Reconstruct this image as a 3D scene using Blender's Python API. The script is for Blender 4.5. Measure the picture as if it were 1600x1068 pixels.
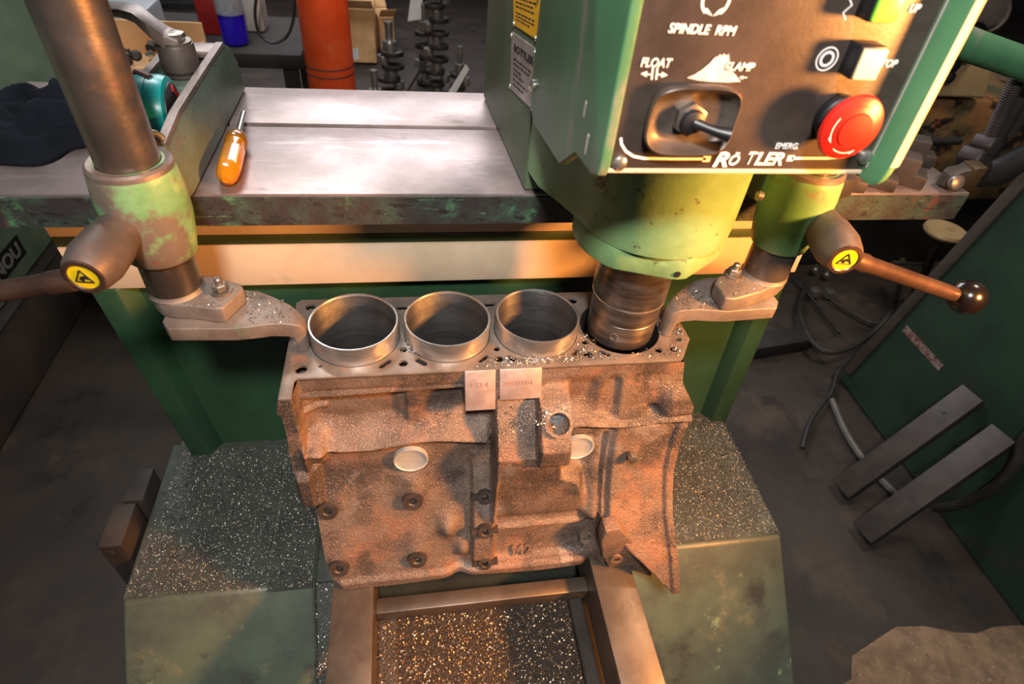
import bpy, bmesh, math, random
import numpy as np
from mathutils import Vector, Matrix
random.seed(7); rng = np.random.default_rng(11)
for o in list(bpy.data.objects): bpy.data.objects.remove(o)
S = bpy.context.scene; COL = S.collection

# ---------------------------------------------------------------- camera
CAMH = 1.45; FPX = 927.6
PITCH, ROLL, YAW = (math.radians(a) for a in (42.46, 6.045, 12.36))
fwd = Vector((math.sin(YAW)*math.cos(PITCH), math.cos(YAW)*math.cos(PITCH), -math.sin(PITCH)))
rt0 = Vector((math.cos(YAW), -math.sin(YAW), 0)); up0 = rt0.cross(fwd)
rt = rt0*math.cos(ROLL)+up0*math.sin(ROLL); up = up0*math.cos(ROLL)-rt0*math.sin(ROLL)
cam = bpy.data.objects.new('camera', bpy.data.cameras.new('camera')); COL.objects.link(cam)
cam.matrix_world = Matrix(((rt.x, up.x, -fwd.x, 0), (rt.y, up.y, -fwd.y, 0), (rt.z, up.z, -fwd.z, CAMH), (0, 0, 0, 1)))
cam.data.sensor_width = 36; cam.data.lens = FPX/1600*36; cam.data.clip_start = .02
cam.data.dof.use_dof = True; cam.data.dof.focus_distance = .78; cam.data.dof.aperture_fstop = 7.1
S.camera = cam

def ray(px, py): return rt*((px-800)/FPX) - up*((py-534)/FPX) + fwd
def at(px, py, x=None, y=None, z=None):
    """point of the photograph on the plane x=, y= or z= (metres)"""
    d = ray(px, py)
    t = x/d.x if x is not None else y/d.y if y is not None else (z-CAMH)/d.z
    return Vector((d.x*t, d.y*t, CAMH+d.z*t))

# ---------------------------------------------------------------- world, lights, exposure
w = bpy.data.worlds.new('shop_ambient'); S.world = w; w.use_nodes = True
w.node_tree.nodes['Background'].inputs[0].default_value = (.75, .85, 1, 1)
w.node_tree.nodes['Background'].inputs[1].default_value = .08
def aim(o, loc, tgt):
    o.location = loc; o.rotation_euler = (Vector(tgt)-Vector(loc)).to_track_quat('-Z', 'Y').to_euler()
def area(name, loc, tgt, power, col, sx, sy=None):
    l = bpy.data.lights.new(name, 'AREA'); l.energy = power; l.color = col; l.size = sx
    if sy: l.shape = 'RECTANGLE'; l.size_y = sy
    else: l.shape = 'DISK'
    o = bpy.data.objects.new(name, l); COL.objects.link(o); aim(o, loc, tgt); return o
area('white_work_light', (-.01, -.30, 2.06), (.02, .62, .85), 28, (1, .97, .95), .16)
sl_ = bpy.data.lights.new('warm_work_lamp', 'SPOT'); sl_.energy = 145; sl_.color = (1, .395, .095); sl_.spot_size = math.radians(98); sl_.spot_blend = .85; sl_.shadow_soft_size = .06
so_ = bpy.data.objects.new('warm_work_lamp', sl_); COL.objects.link(so_); aim(so_, (.82, .04, 1.37), (.08, .50, .97))
area('ceiling_light', (-.1, 5.4, 3.3), (0, .8, 1.0), 115, (.96, .95, 1), 2.8, 1.8)
area('ceiling_light_near', (-.8, 2.6, 3.4), (-.3, 3.2, 0), 55, (.95, .97, 1), 1.3, .3)
area('fill_light_right', (1.6, 1.0, 2.9), (1.85, 2.0, .8), 26, (1, .86, .66), .5)  # unseen fill light, added to brighten the beige machine
S.view_settings.view_transform = 'Standard'; S.view_settings.look = 'None'
S.view_settings.exposure = 0.0; S.view_settings.gamma = 1; S.view_settings.use_curve_mapping = False

# ---------------------------------------------------------------- materials
def C(h):
    h = h.lstrip('#'); v = [int(h[i:i+2], 16)/255 for i in (0, 2, 4)]
    return tuple((a/12.92 if a <= .04045 else ((a+.055)/1.055)**2.4) for a in v)+(1,)
MATS = {}
def mat(name, c1, c2=None, sc=12, rough=.5, metal=0, bump=.0, bsc=60, layers=(), spec=.5, stretch=(1, 1, 1), lo=.35, hi=.65, trans=0, emit=None, coat=0):
    """c1/c2 mixed by noise; layers = (colour, scale, lo, hi, rough, metal[, stretch]) painted over by noise masks"""
    if name in MATS: return MATS[name]
    m = bpy.data.materials.new(name); m.use_nodes = True; nt = m.node_tree; N = nt.nodes; L = nt.links
    b = N['Principled BSDF']; tc = N.new('ShaderNodeTexCoord')
    def noise(scale, st=(1, 1, 1), det=8, off=0.0, ro=.6):
        mp = N.new('ShaderNodeMapping'); mp.inputs['Scale'].default_value = st; mp.inputs['Location'].default_value = (off, off*1.7, off*.6)
        L.new(tc.outputs['Object'], mp.inputs[0])
        n = N.new('ShaderNodeTexNoise'); n.inputs['Scale'].default_value = scale; n.inputs['Detail'].default_value = det; n.inputs['Roughness'].default_value = ro
        L.new(mp.outputs[0], n.inputs['Vector']); return n.outputs['Fac']
    def ramp(f, a, z):
        r = N.new('ShaderNodeMapRange'); r.interpolation_type = 'SMOOTHSTEP'
        r.inputs['From Min'].default_value = a; r.inputs['From Max'].default_value = z; L.new(f, r.inputs['Value']); return r.outputs[0]
    def mix(f, a, bb):
        x = N.new('ShaderNodeMix'); x.data_type = 'RGBA'; L.new(f, x.inputs[0])
        for s, v in ((6, a), (7, bb)):
            if isinstance(v, tuple): x.inputs[s].default_value = v
            else: L.new(v, x.inputs[s])
        return x.outputs[2]
    def mixf(f, a, bb):
        x = N.new('ShaderNodeMix'); x.data_type = 'FLOAT'; L.new(f, x.inputs[0])
        for s, v in ((2, a), (3, bb)):
            if isinstance(v, (int, float)): x.inputs[s].default_value = v
            else: L.new(v, x.inputs[s])
        return x.outputs[0]
    col, rg, mt = C(c1), rough, metal
    if c2: col = mix(ramp(noise(sc, stretch), lo, hi), C(c1), C(c2))
    for k, ly in enumerate(layers):
        st = ly[6] if len(ly) > 6 else (1, 1, 1)
        f = ramp(noise(ly[1], st, 10, 3.3+k*5.1, .68), ly[2], ly[3])
        col = mix(f, col, C(ly[0])); rg = mixf(f, rg, ly[4]); mt = mixf(f, mt, ly[5])
    for v, s in ((col, 'Base Color'), (rg, 'Roughness'), (mt, 'Metallic')):
        if isinstance(v, (tuple, int, float)): b.inputs[s].default_value = v
        else: L.new(v, b.inputs[s])
    b.inputs['Specular IOR Level'].default_value = spec
    b.inputs['Coat Weight'].default_value = coat
    if trans: b.inputs['Transmission Weight'].default_value = trans
    if emit: b.inputs['Emission Color'].default_value = C(emit[0]); b.inputs['Emission Strength'].default_value = emit[1]
    if bump:
        bp = N.new('ShaderNodeBump'); bp.inputs['Strength'].default_value = bump; bp.inputs['Distance'].default_value = .002
        L.new(noise(bsc, stretch, 6, 1.1), bp.inputs['Height']); L.new(bp.outputs[0], b.inputs['Normal'])
    MATS[name] = m; return m

M_iron = mat('rusty cast iron', '#716053', '#5b4a40', 26, .52, .15, .75, 380,
    (('#7e5d4a', 15, .50, .62, .5, .12), ('#433a36', 8, .48, .60, .55, .25), ('#857a73', 13, .57, .68, .45, .4), ('#c4a187', 700, .55, .65, .4, .3), ('#33251d', 640, .56, .66, .7, .1)))
M_ironm = mat('machined grey iron', '#8d8076', '#756a61', 30, .42, .55, .12, 300, (('#8a5a40', 26, .58, .72, .6, .2), ('#3c3834', 70, .62, .75, .5, .4)))
M_ironb = mat('dark oily boss iron', '#51463f', '#413833', 60, .45, .4, .1, 300)
M_ironpad = mat('bare milled iron', '#b3a09a', '#a08c84', 50, .45, .5, .15, 400, (('#8d5f48', 120, .6, .75, .6, .2),))
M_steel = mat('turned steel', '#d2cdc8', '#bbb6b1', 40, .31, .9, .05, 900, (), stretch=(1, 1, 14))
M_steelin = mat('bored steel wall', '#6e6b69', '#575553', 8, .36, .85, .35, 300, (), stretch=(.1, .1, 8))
M_spin = mat('dark spindle steel', '#88807a', '#5e5650', 20, .33, .85, .08, 300, (('#8a7a70', 60, .58, .7, .3, 1, (.3, .3, 8)),), stretch=(1, 1, 6))
M_rod = mat('browned steel rod', '#78706a', '#5c534c', 9, .34, .8, .08, 200, (('#7d5f4a', 10, .52, .7, .45, .6), ('#a39a92', 14, .6, .75, .3, .9)))
M_bar = mat('ground steel bar', '#7d6f62', '#665a4f', 14, .4, .75, .08, 240, (('#4d4038', 22, .56, .72, .5, .5), ('#9a8d80', 90, .62, .75, .35, .8, (1, .1, 1))))
M_dkbar = mat('dull dark steel', '#403833', '#332c28', 16, .55, .25, .1, 200, (('#3a322d', 20, .56, .7, .6, .3),))
M_table = mat('scraped table steel', '#a89692', '#8a7b76', 9, .42, .75, .07, 120, (('#6a5750', 22, .58, .74, .45, .6, (.35, 1, 1)), ('#c3b8b6', 30, .55, .75, .34, .85, (.2, 1, 1)), ('#4a3f3a', 160, .68, .76, .5, .4)))
M_tedge = mat('chipped table edge paint', '#39453a', '#342c2a', 28, .55, .05, .45, 200, (('#4f7a55', 18, .54, .68, .5, 0), ('#2e2927', 60, .53, .62, .6, .3, (1, 1, 2)), ('#7a2f28', 9, .63, .72, .5, 0), ('#6b9068', 60, .63, .7, .5, 0, (.3, 1, 3))))
M_green = mat('machine green enamel', '#4c8058', '#43714e', 8, .5, 0, .06, 60, (('#8c867c', 9, .52, .64, .5, .1, (1, 1, .35)), ('#2a3a2c', 90, .67, .73, .6, 0), ('#5a8a60', 18, .6, .75, .45, 0)))
M_olive = mat('olive worn enamel', '#56694f', '#48583f', 9, .55, 0, .1, 80, (('#77705f', 14, .55, .72, .5, .2, (1, 1, .3)), ('#33382b', 140, .66, .73, .6, 0)))
M_lgreen = mat('light green chipped enamel', '#7a9a68', '#688858', 14, .42, 0, .25, 70, (('#5a4a3a', 40, .60, .67, .5, .5), ('#8a5a48', 40, .64, .7, .6, .1), ('#93b67f', 12, .6, .75, .4, 0), ('#36462f', 160, .66, .72, .6, 0)))
M_boss = mat('clamp boss enamel', '#6c9466', '#58804f', 16, .42, 0, .25, 70, (('#776a5d', 10, .475, .56, .45, .35), ('#93a66a', 8, .50, .66, .4, 0), ('#7a4a3a', 70, .64, .7, .6, .1)))
M_arm = mat('arm green over grey iron', '#617163', '#525f52', 16, .5, .1, .35, 160, (('#7b6f68', 13, .52, .66, .45, .4), ('#35392f', 120, .6, .68, .6, 0), ('#7a9a78', 40, .62, .7, .5, 0)))
M_armtop = mat('worn iron rim', '#85756c', '#6e6058', 20, .42, .5, .2, 150, (('#4f6b52', 30, .62, .7, .5, 0),))
M_pad = mat('grey cast clamp iron', '#83786f', '#6d625a', 22, .5, .4, .3, 260, (('#4f6b50', 24, .6, .7, .5, .1), ('#a3968c', 60, .62, .74, .4, .6)))
M_column = mat('dark green column paint', '#2b4a32', '#25402a', 7, .42, 0, .05, 60, (('#1c3422', 10, .55, .75, .5, 0), ('#8a4a3a', 120, .72, .76, .6, 0)))
M_cream = mat('cream paint band', '#c9b397', '#bda68a', 14, .5, 0, .04, 60, (('#8f8068', 70, .66, .74, .6, 0), ('#b7a78f', 30, .55, .75, .55, 0), ('#3a3024', 45, .715, .74, .6, 0)))
M_stripe = mat('olive stripe paint', '#3f4a2a', '#364022', 12, .5)
M_base = mat('oily base paint', '#55604f', '#474c42', 10, .42, .05, .15, 90, (('#6d6a52', 12, .55, .7, .45, 0), ('#3b3c38', 9, .54, .68, .45, .1), ('#6b4038', 60, .69, .74, .5, 0), ('#7d8a66', 22, .63, .72, .4, 0)))
M_basetop = mat('grimy base top', '#3c423a', '#33352f', 14, .55, .05, .4, 300, (('#4a564a', 9, .55, .7, .5, 0), ('#1f1f1d', 60, .56, .66, .7, 0)))
M_black = mat('black panel plate', '#4c423c', '#3d3530', 30, .42, .3, .08, 300, (('#5a4a42', 18, .58, .76, .4, .4), ('#8a7a70', 120, .71, .77, .4, .5)))
M_white = mat('white panel ink', '#efe6dc', rough=.5)
M_worn = mat('scuffed bare patch', '#d8cdc6', '#bdb0a8', 160, .5, .1)
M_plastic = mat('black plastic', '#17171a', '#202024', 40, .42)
M_rubber = mat('dark hose rubber', '#2c2926', '#221f1d', 30, .55)
M_red = mat('red plastic', '#cc2418', '#b81e14', 20, .35)
M_redmark = mat('dull red print', '#8c1a12', rough=.45)
M_capg = mat('green button cap', '#7ad83a', '#8ae04a', 20, .35)
M_capc = mat('cream button cap', '#f2e6b4', '#ecdca4', 20, .35)
M_chrome = mat('chromed guard', '#6a615a', '#4c443f', 30, .4, .6)
M_screw = mat('zinc screw', '#d0ccc4', '#b4b0a8', 60, .24, .9)
M_plug = mat('bright core plug', '#e2ded4', '#ccc8be', 40, .26, .6)
M_yplate = mat('yellow warning plate', '#f2b40c', '#e8a808', 20, .45)
M_plate = mat('aluminium name plate', '#b8b0aa', '#a59c96', 40, .4, .5)
M_ink = mat('black print', '#1c1a18', rough=.55)
M_bolt = mat('hex bolt steel', '#9a9288', '#7c746b', 60, .38, .8, 0, 60, (('#6b5a48', 90, .58, .7, .5, .5),))
M_hub = mat('phosphated lever hub', '#6a5d56', '#564b45', 22, .5, .45, .12, 260)
M_lever = mat('worn lever rod', '#8a6c5c', '#6e564a', 20, .3, .85)
M_ball = mat('black phenolic ball', '#16110f', '#100c0b', 20, .22, 0, 0, 60, coat=.4)
M_ysticker = mat('yellow sticker', '#d9b80e', '#cfae0a', 60, .45)
M_chip = mat('steel chip', '#b4ada7', '#5c5753', 500, .42, .8)
M_chipw = mat('iron chip', '#a08468', '#6d5a48', 300, .35, .8)
M_chipbed = mat('chip bed', '#3f352c', '#2d2621', 260, .6, .3, .8, 400, (('#6e5a46', 600, .58, .68, .4, .7),))
M_rag = mat('navy shop rag', '#1a1c23', '#14161b', 16, .95, 0, .6, 900, spec=.1)
M_teal = mat('teal plastic shell', '#1c9c98', '#178a88', 20, .3, 0, 0, 60, (('#6b8a80', 80, .66, .74, .5, 0),))
M_amber = mat('amber clear plastic', '#e69a1c', '#e0901a', 12, .12, 0, 0, 60, trans=.55)
M_clear = mat('clear acetate', '#e8e0c8', rough=.1, trans=.7)
M_shank = mat('screwdriver shank', '#8a8580', rough=.3, metal=.9)
M_floor = mat('oily shop concrete', '#382f28', '#2d2621', 5, .6, 0, .5, 60, (('#463a31', 3, .52, .68, .6, 0), ('#262220', 7, .55, .68, .5, 0), ('#6e5c4c', 90, .68, .75, .7, 0), ('#8a7a6c', 300, .73, .77, .7, 0)))
M_patch = mat('broken bare concrete', '#84694f', '#6b543f', 22, .85, 0, .9, 60, (('#a8937c', 80, .58, .7, .9, 0), ('#5a4a3c', 40, .58, .7, .9, 0)))
M_wall = mat('dim shop wall', '#3a3532', '#302c2a', 2, .8)
M_bench = mat('grimy bench wood', '#2a221e', '#201a17', 8, .85)
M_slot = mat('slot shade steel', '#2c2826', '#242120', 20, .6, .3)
M_dark = mat('plain dark steel', '#2b2826', '#232120', 8, .6, .2)  # near-even dark grey for background steelwork
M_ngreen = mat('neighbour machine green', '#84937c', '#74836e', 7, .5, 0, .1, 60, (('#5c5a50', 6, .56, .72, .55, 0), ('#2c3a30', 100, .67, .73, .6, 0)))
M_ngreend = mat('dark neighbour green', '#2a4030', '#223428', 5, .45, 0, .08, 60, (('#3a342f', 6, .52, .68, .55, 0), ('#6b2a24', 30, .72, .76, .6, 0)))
M_plinth = mat('grimy plinth', '#4a4038', '#3e352f', 7, .6, 0, .2, 60)
M_orange = mat('orange cylinder paint', '#ee5a28', '#e24c1e', 14, .45, 0, .08, 60, (('#8a3a24', 60, .66, .74, .55, 0), ('#e8743c', 12, .58, .74, .5, 0)))
M_card = mat('corrugated cardboard', '#d8ac7a', '#c89c6a', 10, .8)
M_paper = mat('white paper', '#dcd8d4', '#cfcbc8', 10, .8)
M_crank = mat('ground crank steel', '#c4bfb9', '#a8a39d', 20, .28, .9)
M_crankd = mat('raw crank web', '#4a4541', '#383431', 20, .4, .6)
M_purple = mat('purple fluid', '#2a14b0', '#2410a0', 6, .2, 0)
M_bottle = mat('clear bottle plastic', '#cfd2d6', '#b8bcc0', 60, .15, 0, .8, 90, trans=.5)
M_beige = mat('beige machine enamel', '#b89c74', '#a88c66', 7, .5, 0, .1, 60, (('#5a3a28', 10, .6, .68, .6, .2), ('#3a2e26', 30, .66, .72, .6, .2)))
M_rustm = mat('chipped rusty casing', '#9a6a40', '#4a4a34', 5, .6, .1, .2, 60, (('#241d19', 8, .53, .6, .6, .2), ('#a84a20', 11, .6, .68, .6, .1)))
M_jug = mat('white jug plastic', '#c9c4ba', '#b6b0a4', 8, .5)
M_redp = mat('dull red tin', '#9c1c18', '#861410', 10, .5)

# ---------------------------------------------------------------- helpers
def B(): return bmesh.new()
def frame(d):
    d = Vector(d).normalized(); a = Vector((0, 0, 1)) if abs(d.z) < .9 else Vector((1, 0, 0))
    u = a.cross(d).normalized(); return u, d.cross(u), d
def box(bm, a, b):
    x0, y0, z0 = a; x1, y1, z1 = b
    v = [bm.verts.new(p) for p in ((x0,y0,z0),(x1,y0,z0),(x1,y1,z0),(x0,y1,z0),(x0,y0,z1),(x1,y0,z1),(x1,y1,z1),(x0,y1,z1))]
    for f in ((0,3,2,1),(4,5,6,7),(0,1,5,4),(1,2,6,5),(2,3,7,6),(3,0,4,7)): bm.faces.new([v[i] for i in f])
    return bm
def loft(bm, rings, cap0=True, cap1=True, closed=True):
    R = [[bm.verts.new(p) for p in r] for r in rings]; n = len(R[0])
    for a, b in zip(R, R[1:]):
        for i in range(n if closed else n-1):
            j = (i+1) % n; bm.faces.new((a[i], a[j], b[j], b[i]))
    if cap0: bm.faces.new(R[0][::-1])
    if cap1: bm.faces.new(R[-1])
    return R
def prism(bm, poly, a, b, ax='z'):
    f = {'z': lambda p, t: (p[0], p[1], t), 'y': lambda p, t: (p[0], t, p[1]), 'x': lambda p, t: (t, p[0], p[1])}[ax]
    loft(bm, [[f(p, a) for p in poly], [f(p, b) for p in poly]]); return bm
def lathe(bm, prof, org=(0, 0, 0), axis=(0, 0, 1), seg=40, cap0=True, cap1=True, ph=0):
    u, v, d = frame(axis); o = Vector(org); rings = []
    for r, h in prof:
        rings.append([o+d*h+(u*math.cos(2*math.pi*k/seg+ph)+v*math.sin(2*math.pi*k/seg+ph))*r for k in range(seg)])
    loft(bm, rings, cap0, cap1); return bm
def rod(bm, p, q, r, r2=None, seg=16):
    p, q = Vector(p), Vector(q); h = (q-p).length
    return lathe(bm, [(r, 0), (r if r2 is None else r2, h)], p, q-p, seg)
def smooth_path(pts, n=8):
    P = [Vector(p) for p in pts]; out = []
    for i in range(len(P)-1):
        p0, p1, p2, p3 = P[max(i-1, 0)], P[i], P[i+1], P[min(i+2, len(P)-1)]
        for k in range(n):
            t = k/n; out.append(.5*((2*p1)+(p2-p0)*t+(2*p0-5*p1+4*p2-p3)*t*t+(3*p1-p0-3*p2+p3)*t**3))
    out.append(P[-1]); return out
def tube(bm, pts, r, seg=8, n=0):
    P = smooth_path(pts, n) if n else [Vector(p) for p in pts]
    u = None; rings = []
    for i, p in enumerate(P):
        d = (P[min(i+1, len(P)-1)]-P[max(i-1, 0)]).normalized()
        if u is None: u, v, _ = frame(d)
        else:
            u = (u-d*u.dot(d)).normalized(); v = d.cross(u)
        rr = r[i] if isinstance(r, list) else r
        rings.append([p+(u*math.cos(2*math.pi*k/seg)+v*math.sin(2*math.pi*k/seg))*rr for k in range(seg)])
    loft(bm, rings); return bm
def finish(bm, bev=0, seg=2, ang=30):
    bmesh.ops.recalc_face_normals(bm, faces=bm.faces)
    if bev:
        e = [x for x in bm.edges if len(x.link_faces) == 2 and x.calc_face_angle(0) > math.radians(ang)]
        bmesh.ops.bevel(bm, geom=e, offset=bev, segments=seg, affect='EDGES', profile=.5, clamp_overlap=True)
        bmesh.ops.recalc_face_normals(bm, faces=bm.faces)
def link(name, me, m, parent=None, label=None):
    o = bpy.data.objects.new(name, me); COL.objects.link(o)
    if m: me.materials.append(m)
    if parent is not None:
        o.parent = parent; o.matrix_parent_inverse = Matrix.Translation(parent.location).inverted()
    if label: o['label'] = label
    return o
def obj(name, bm, m, parent=None, bev=0, seg=2, sharp=35, label=None, smooth=True):
    finish(bm, bev, seg)
    me = bpy.data.meshes.new(name); bm.to_mesh(me); bm.free()
    if smooth:
        me.polygons.foreach_set('use_smooth', [True]*len(me.polygons)); me.set_sharp_from_angle(angle=math.radians(sharp))
    return link(name, me, m, parent, label)
def tag(o, label=None, cat=None, group=None, kind=None):
    if label: o['label'] = label
    if cat: o['category'] = cat
    if group: o['group'] = group
    if kind: o['kind'] = kind
    return o
def thing(name, loc, label, cat, group=None):
    o = bpy.data.objects.new(name, None); COL.objects.link(o); o.location = loc; o.empty_display_size = .05
    return tag(o, label, cat, group)
def boolean(o, cutters):
    """subtract a list of bmeshes from mesh object o (applied at once)"""
    bmc = B()
    for c in cutters:
        bmesh.ops.recalc_face_normals(c, faces=c.faces)
        t = bpy.data.meshes.new('t'); c.to_mesh(t); c.free(); bmc.from_mesh(t); bpy.data.meshes.remove(t)
    cm = bpy.data.meshes.new('cut'); bmc.to_mesh(cm); bmc.free(); co = bpy.data.objects.new('cut', cm); COL.objects.link(co)
    md = o.modifiers.new('b', 'BOOLEAN'); md.operation = 'DIFFERENCE'; md.object = co; md.solver = 'EXACT'; md.use_self = True
    dg = bpy.context.evaluated_depsgraph_get(); ev = o.evaluated_get(dg)
    me = bpy.data.meshes.new_from_object(ev); o.modifiers.clear(); old = o.data; o.data = me; bpy.data.meshes.remove(old)
    bpy.data.objects.remove(co); bpy.data.meshes.remove(cm)
    me.polygons.foreach_set('use_smooth', [True]*len(me.polygons)); me.set_sharp_from_angle(angle=math.radians(35))
    return o
def text(name, s, org, right, upv, width, height, m, parent, ext=.0002, shear=0, bold=0.0, label=None):
    cu = bpy.data.curves.new('t', 'FONT'); cu.body = s; cu.extrude = .002; cu.shear = shear; cu.offset = bold; cu.resolution_u = 4
    t = bpy.data.objects.new('t', cu); COL.objects.link(t)
    dg = bpy.context.evaluated_depsgraph_get(); me = bpy.data.meshes.new_from_object(t.evaluated_get(dg))
    bpy.data.objects.remove(t); bpy.data.curves.remove(cu)
    n = len(me.vertices); a = np.empty(n*3, np.float32); me.vertices.foreach_get('co', a); a = a.reshape(-1, 3)
    lo, hi = a.min(0), a.max(0); a = (a-(lo+hi)/2)/(hi-lo)*np.array([width, height, 2*ext])
    R_, U_ = Vector(right).normalized(), Vector(upv).normalized(); N_ = R_.cross(U_)
    W = np.array(org)+a[:, :1]*np.array(R_)+a[:, 1:2]*np.array(U_)+a[:, 2:3]*np.array(N_)
    me.vertices.foreach_set('co', W.astype(np.float32).ravel()); me.materials.clear(); me.update()
    return link(name, me, m, parent, label)
def ring_poly(cx, cy, r, n=40, a0=0, a1=360):
    return [(cx+r*math.cos(math.radians(a0+(a1-a0)*k/n)), cy+r*math.sin(math.radians(a0+(a1-a0)*k/n))) for k in range(n+(a1-a0 < 360))]
def hexbolt(parent, p, axis, r, h, m, washer=True, name='bolt', stud=0):
    bm = B(); u, v, d = frame(axis); p = Vector(p)
    if washer: lathe(bm, [(r*1.5, 0), (r*1.5, h*.25)], p, axis, 24)
    lathe(bm, [(r*.98, h*.25), (r*1.1, h*.35), (r*1.1, h*.9), (r*.9, h)], p, axis, 6)
    if stud: lathe(bm, [(r*.55, h), (r*.55, h+stud*.8), (r*.4, h+stud)], p, axis, 14)
    return obj(name, bm, m, parent)
def flakes(name, label, pts, size, m, cat='metal chips', normal_jit=.6, parent=None):
    """many tiny curled chips on the given points, one 'stuff' mesh"""
    pts = np.asarray(pts, float); n = len(pts); s = size*rng.uniform(.5, 1.5, (n, 1)); a = rng.uniform(0, 2*np.pi, n)
    u = np.stack([np.cos(a), np.sin(a), rng.normal(0, normal_jit, n)], 1); u /= np.linalg.norm(u, axis=1)[:, None]
    v = np.stack([-np.sin(a), np.cos(a), rng.normal(0, normal_jit, n)], 1); v /= np.linalg.norm(v, axis=1)[:, None]
    up_ = np.cross(u, v); L_, W_ = s, s*rng.uniform(.25, .5, (n, 1))
    c = pts+np.array([0, 0, size*.25])
    V = np.stack([c-u*L_-v*W_, c-u*L_+v*W_, c+up_*s*.3-v*W_, c+up_*s*.3+v*W_, c+u*L_-v*W_, c+u*L_+v*W_], 1).reshape(-1, 3)
    i = np.arange(n)[:, None]*6
    F = np.concatenate([i+np.array([[0, 2, 3, 1]]), i+np.array([[2, 4, 5, 3]])], 1).reshape(-1, 4)
    me = bpy.data.meshes.new(name); me.vertices.add(len(V)); me.vertices.foreach_set('co', V.astype(np.float32).ravel())
    me.loops.add(F.size); me.loops.foreach_set('vertex_index', F.astype(np.int32).ravel())
    me.polygons.add(len(F)); me.polygons.foreach_set('loop_start', np.arange(0, F.size, 4, dtype=np.int32)); me.update()
    o = link(name, me, m, parent)
    return tag(o, label, None if parent else cat, None, 'stuff')
def inpoly(x, y, poly):
    c = np.zeros(len(x), bool); n = len(poly)
    for i in range(n):
        x0, y0 = poly[i][:2]; x1, y1 = poly[(i+1) % n][:2]
        k = ((y0 > y) != (y1 > y)) & (x < (x1-x0)*(y-y0)/(y1-y0+1e-12)+x0); c ^= k
    return c
def scatter(poly, n, zf):
    P = np.array([p[:2] for p in poly]); lo, hi = P.min(0), P.max(0); out = []
    while sum(len(o) for o in out) < n:
        q = rng.uniform(lo, hi, (n*2, 2)); q = q[inpoly(q[:, 0], q[:, 1], poly)]; out.append(q)
    q = np.concatenate(out)[:n]; z = zf(q[:, 0], q[:, 1]) if callable(zf) else np.full(len(q), zf)
    return np.column_stack([q, z])

# ================================================================ the setting
bm = B()
NX = 60
for i in range(NX+1):
    for j in range(NX+1):
        x = -6+14*i/NX; y = -3+12*j/NX
        bm.verts.new((x, y, .006*math.sin(x*2.1+y)*math.sin(y*1.7-x*.6)-.006))
bm.verts.ensure_lookup_table()
for i in range(NX):
    for j in range(NX):
        k = i*(NX+1)+j; bm.faces.new([bm.verts[q] for q in (k, k+NX+1, k+NX+2, k+1)])
floor = tag(obj('floor', bm, M_floor), 'dark oily concrete shop floor', None, None, 'structure')
# broken concrete patch in the floor
bm = B(); cen = Vector((1.36, .27, 0)); rings = []
NP = 48
for k, f in enumerate((1, .93, .8, .6, .4, .2, .05)):
    r_ = []
    for a in range(NP):
        t = 2*math.pi*a/NP; rr = (.40+.045*math.sin(3*t+1)+.03*math.sin(7*t)+.018*math.sin(13*t+2))*f
        h = -.004 if k == 0 else .003+.005*random.random()
        r_.append((cen.x+rr*1.15*math.cos(t), cen.y+rr*.42*math.sin(t), h))
    rings.append(r_)
loft(bm, rings, False, True)
obj('concrete_patch', bm, M_patch, floor, sharp=180, label='rough bare concrete where the floor skin broke away')
bm = B(); box(bm, (-6, 7.2, -.02), (8, 7.35, 4.2)); tag(obj('wall_back', bm, M_wall), 'dim workshop wall far behind the machine', None, None, 'structure')
bm = B(); box(bm, (-6.15, -3, -.02), (-6, 7.2, 4.2)); tag(obj('wall_left', bm, M_wall), 'dim workshop wall on the far left', None, None, 'structure')
bm = B(); box(bm, (8, -3, -.02), (8.15, 7.2, 4.2)); tag(obj('wall_right', bm, M_wall), 'dim workshop wall on the far right', None, None, 'structure')

# ================================================================ boring machine: base, column, table
ZT = 1.099; ZTB = 1.059; YT = .635; YC = .69; ZB = .563; YB = .437
mach = thing('boring_machine', (.1, .7, 0), 'green cylinder boring machine body with cream band, steel table and chip-strewn base', 'machine')
# base: two pads with sloping fronts and a chip channel between them
def base_side(x0, x1, xo):
    bm = B()
    prof = [(YB, ZB), (.20, .325), (.16, .0), (1.02, 0), (1.02, ZB-.02), (.72, ZB-.02), (.72, ZB)]
    fx = lambda s_, z: (x0, x1)[s_]+((0 if xo < 0 else .05)*(ZB-z) if s_ == (0 if xo < 0 else 1) else 0)
    loft(bm, [[(fx(s_, z), y, z) for y, z in prof] for s_ in (0, 1)])
    return bm
bL = obj('base_pad', base_side(-.431, -.166, -1), M_base, mach, .006, 3, label='left base pad with sloping green front')
bR = obj('base_pad', base_side(.318, .598, 1), M_base, mach, .006, 3, label='right base pad with sloping green front')
bm = B(); box(bm, (-.43, YB+.004, ZB), (-.236, .715, ZB+.0035)); obj('base_top_plate', bm, M_basetop, mach, .0015, 1, label='grimy top of the left pad')
bm = B(); box(bm, (-.233, YB-.006, ZB-.001), (-.168, .715, ZB+.0012)); obj('base_top_plate', bm, M_basetop, mach, .0005, 1)
bm = B(); box(bm, (.32, YB+.004, ZB), (.597, .715, ZB+.003)); obj('base_top_plate', bm, M_basetop, mach, .0015, 1, label='grimy top of the right pad')
bm = B(); box(bm, (-.166, .44, .30), (.318, .72, ZB-.002)); obj('base_bridge', bm, M_basetop, mach, .004, 2)
bm = B(); prism(bm, [(.44, ZB-.004), (.18, .34), (.18, .2), (.44, .2)], -.1655, -.1325, 'x'); obj('channel_side', bm, M_basetop, mach, .002, 1)
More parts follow.
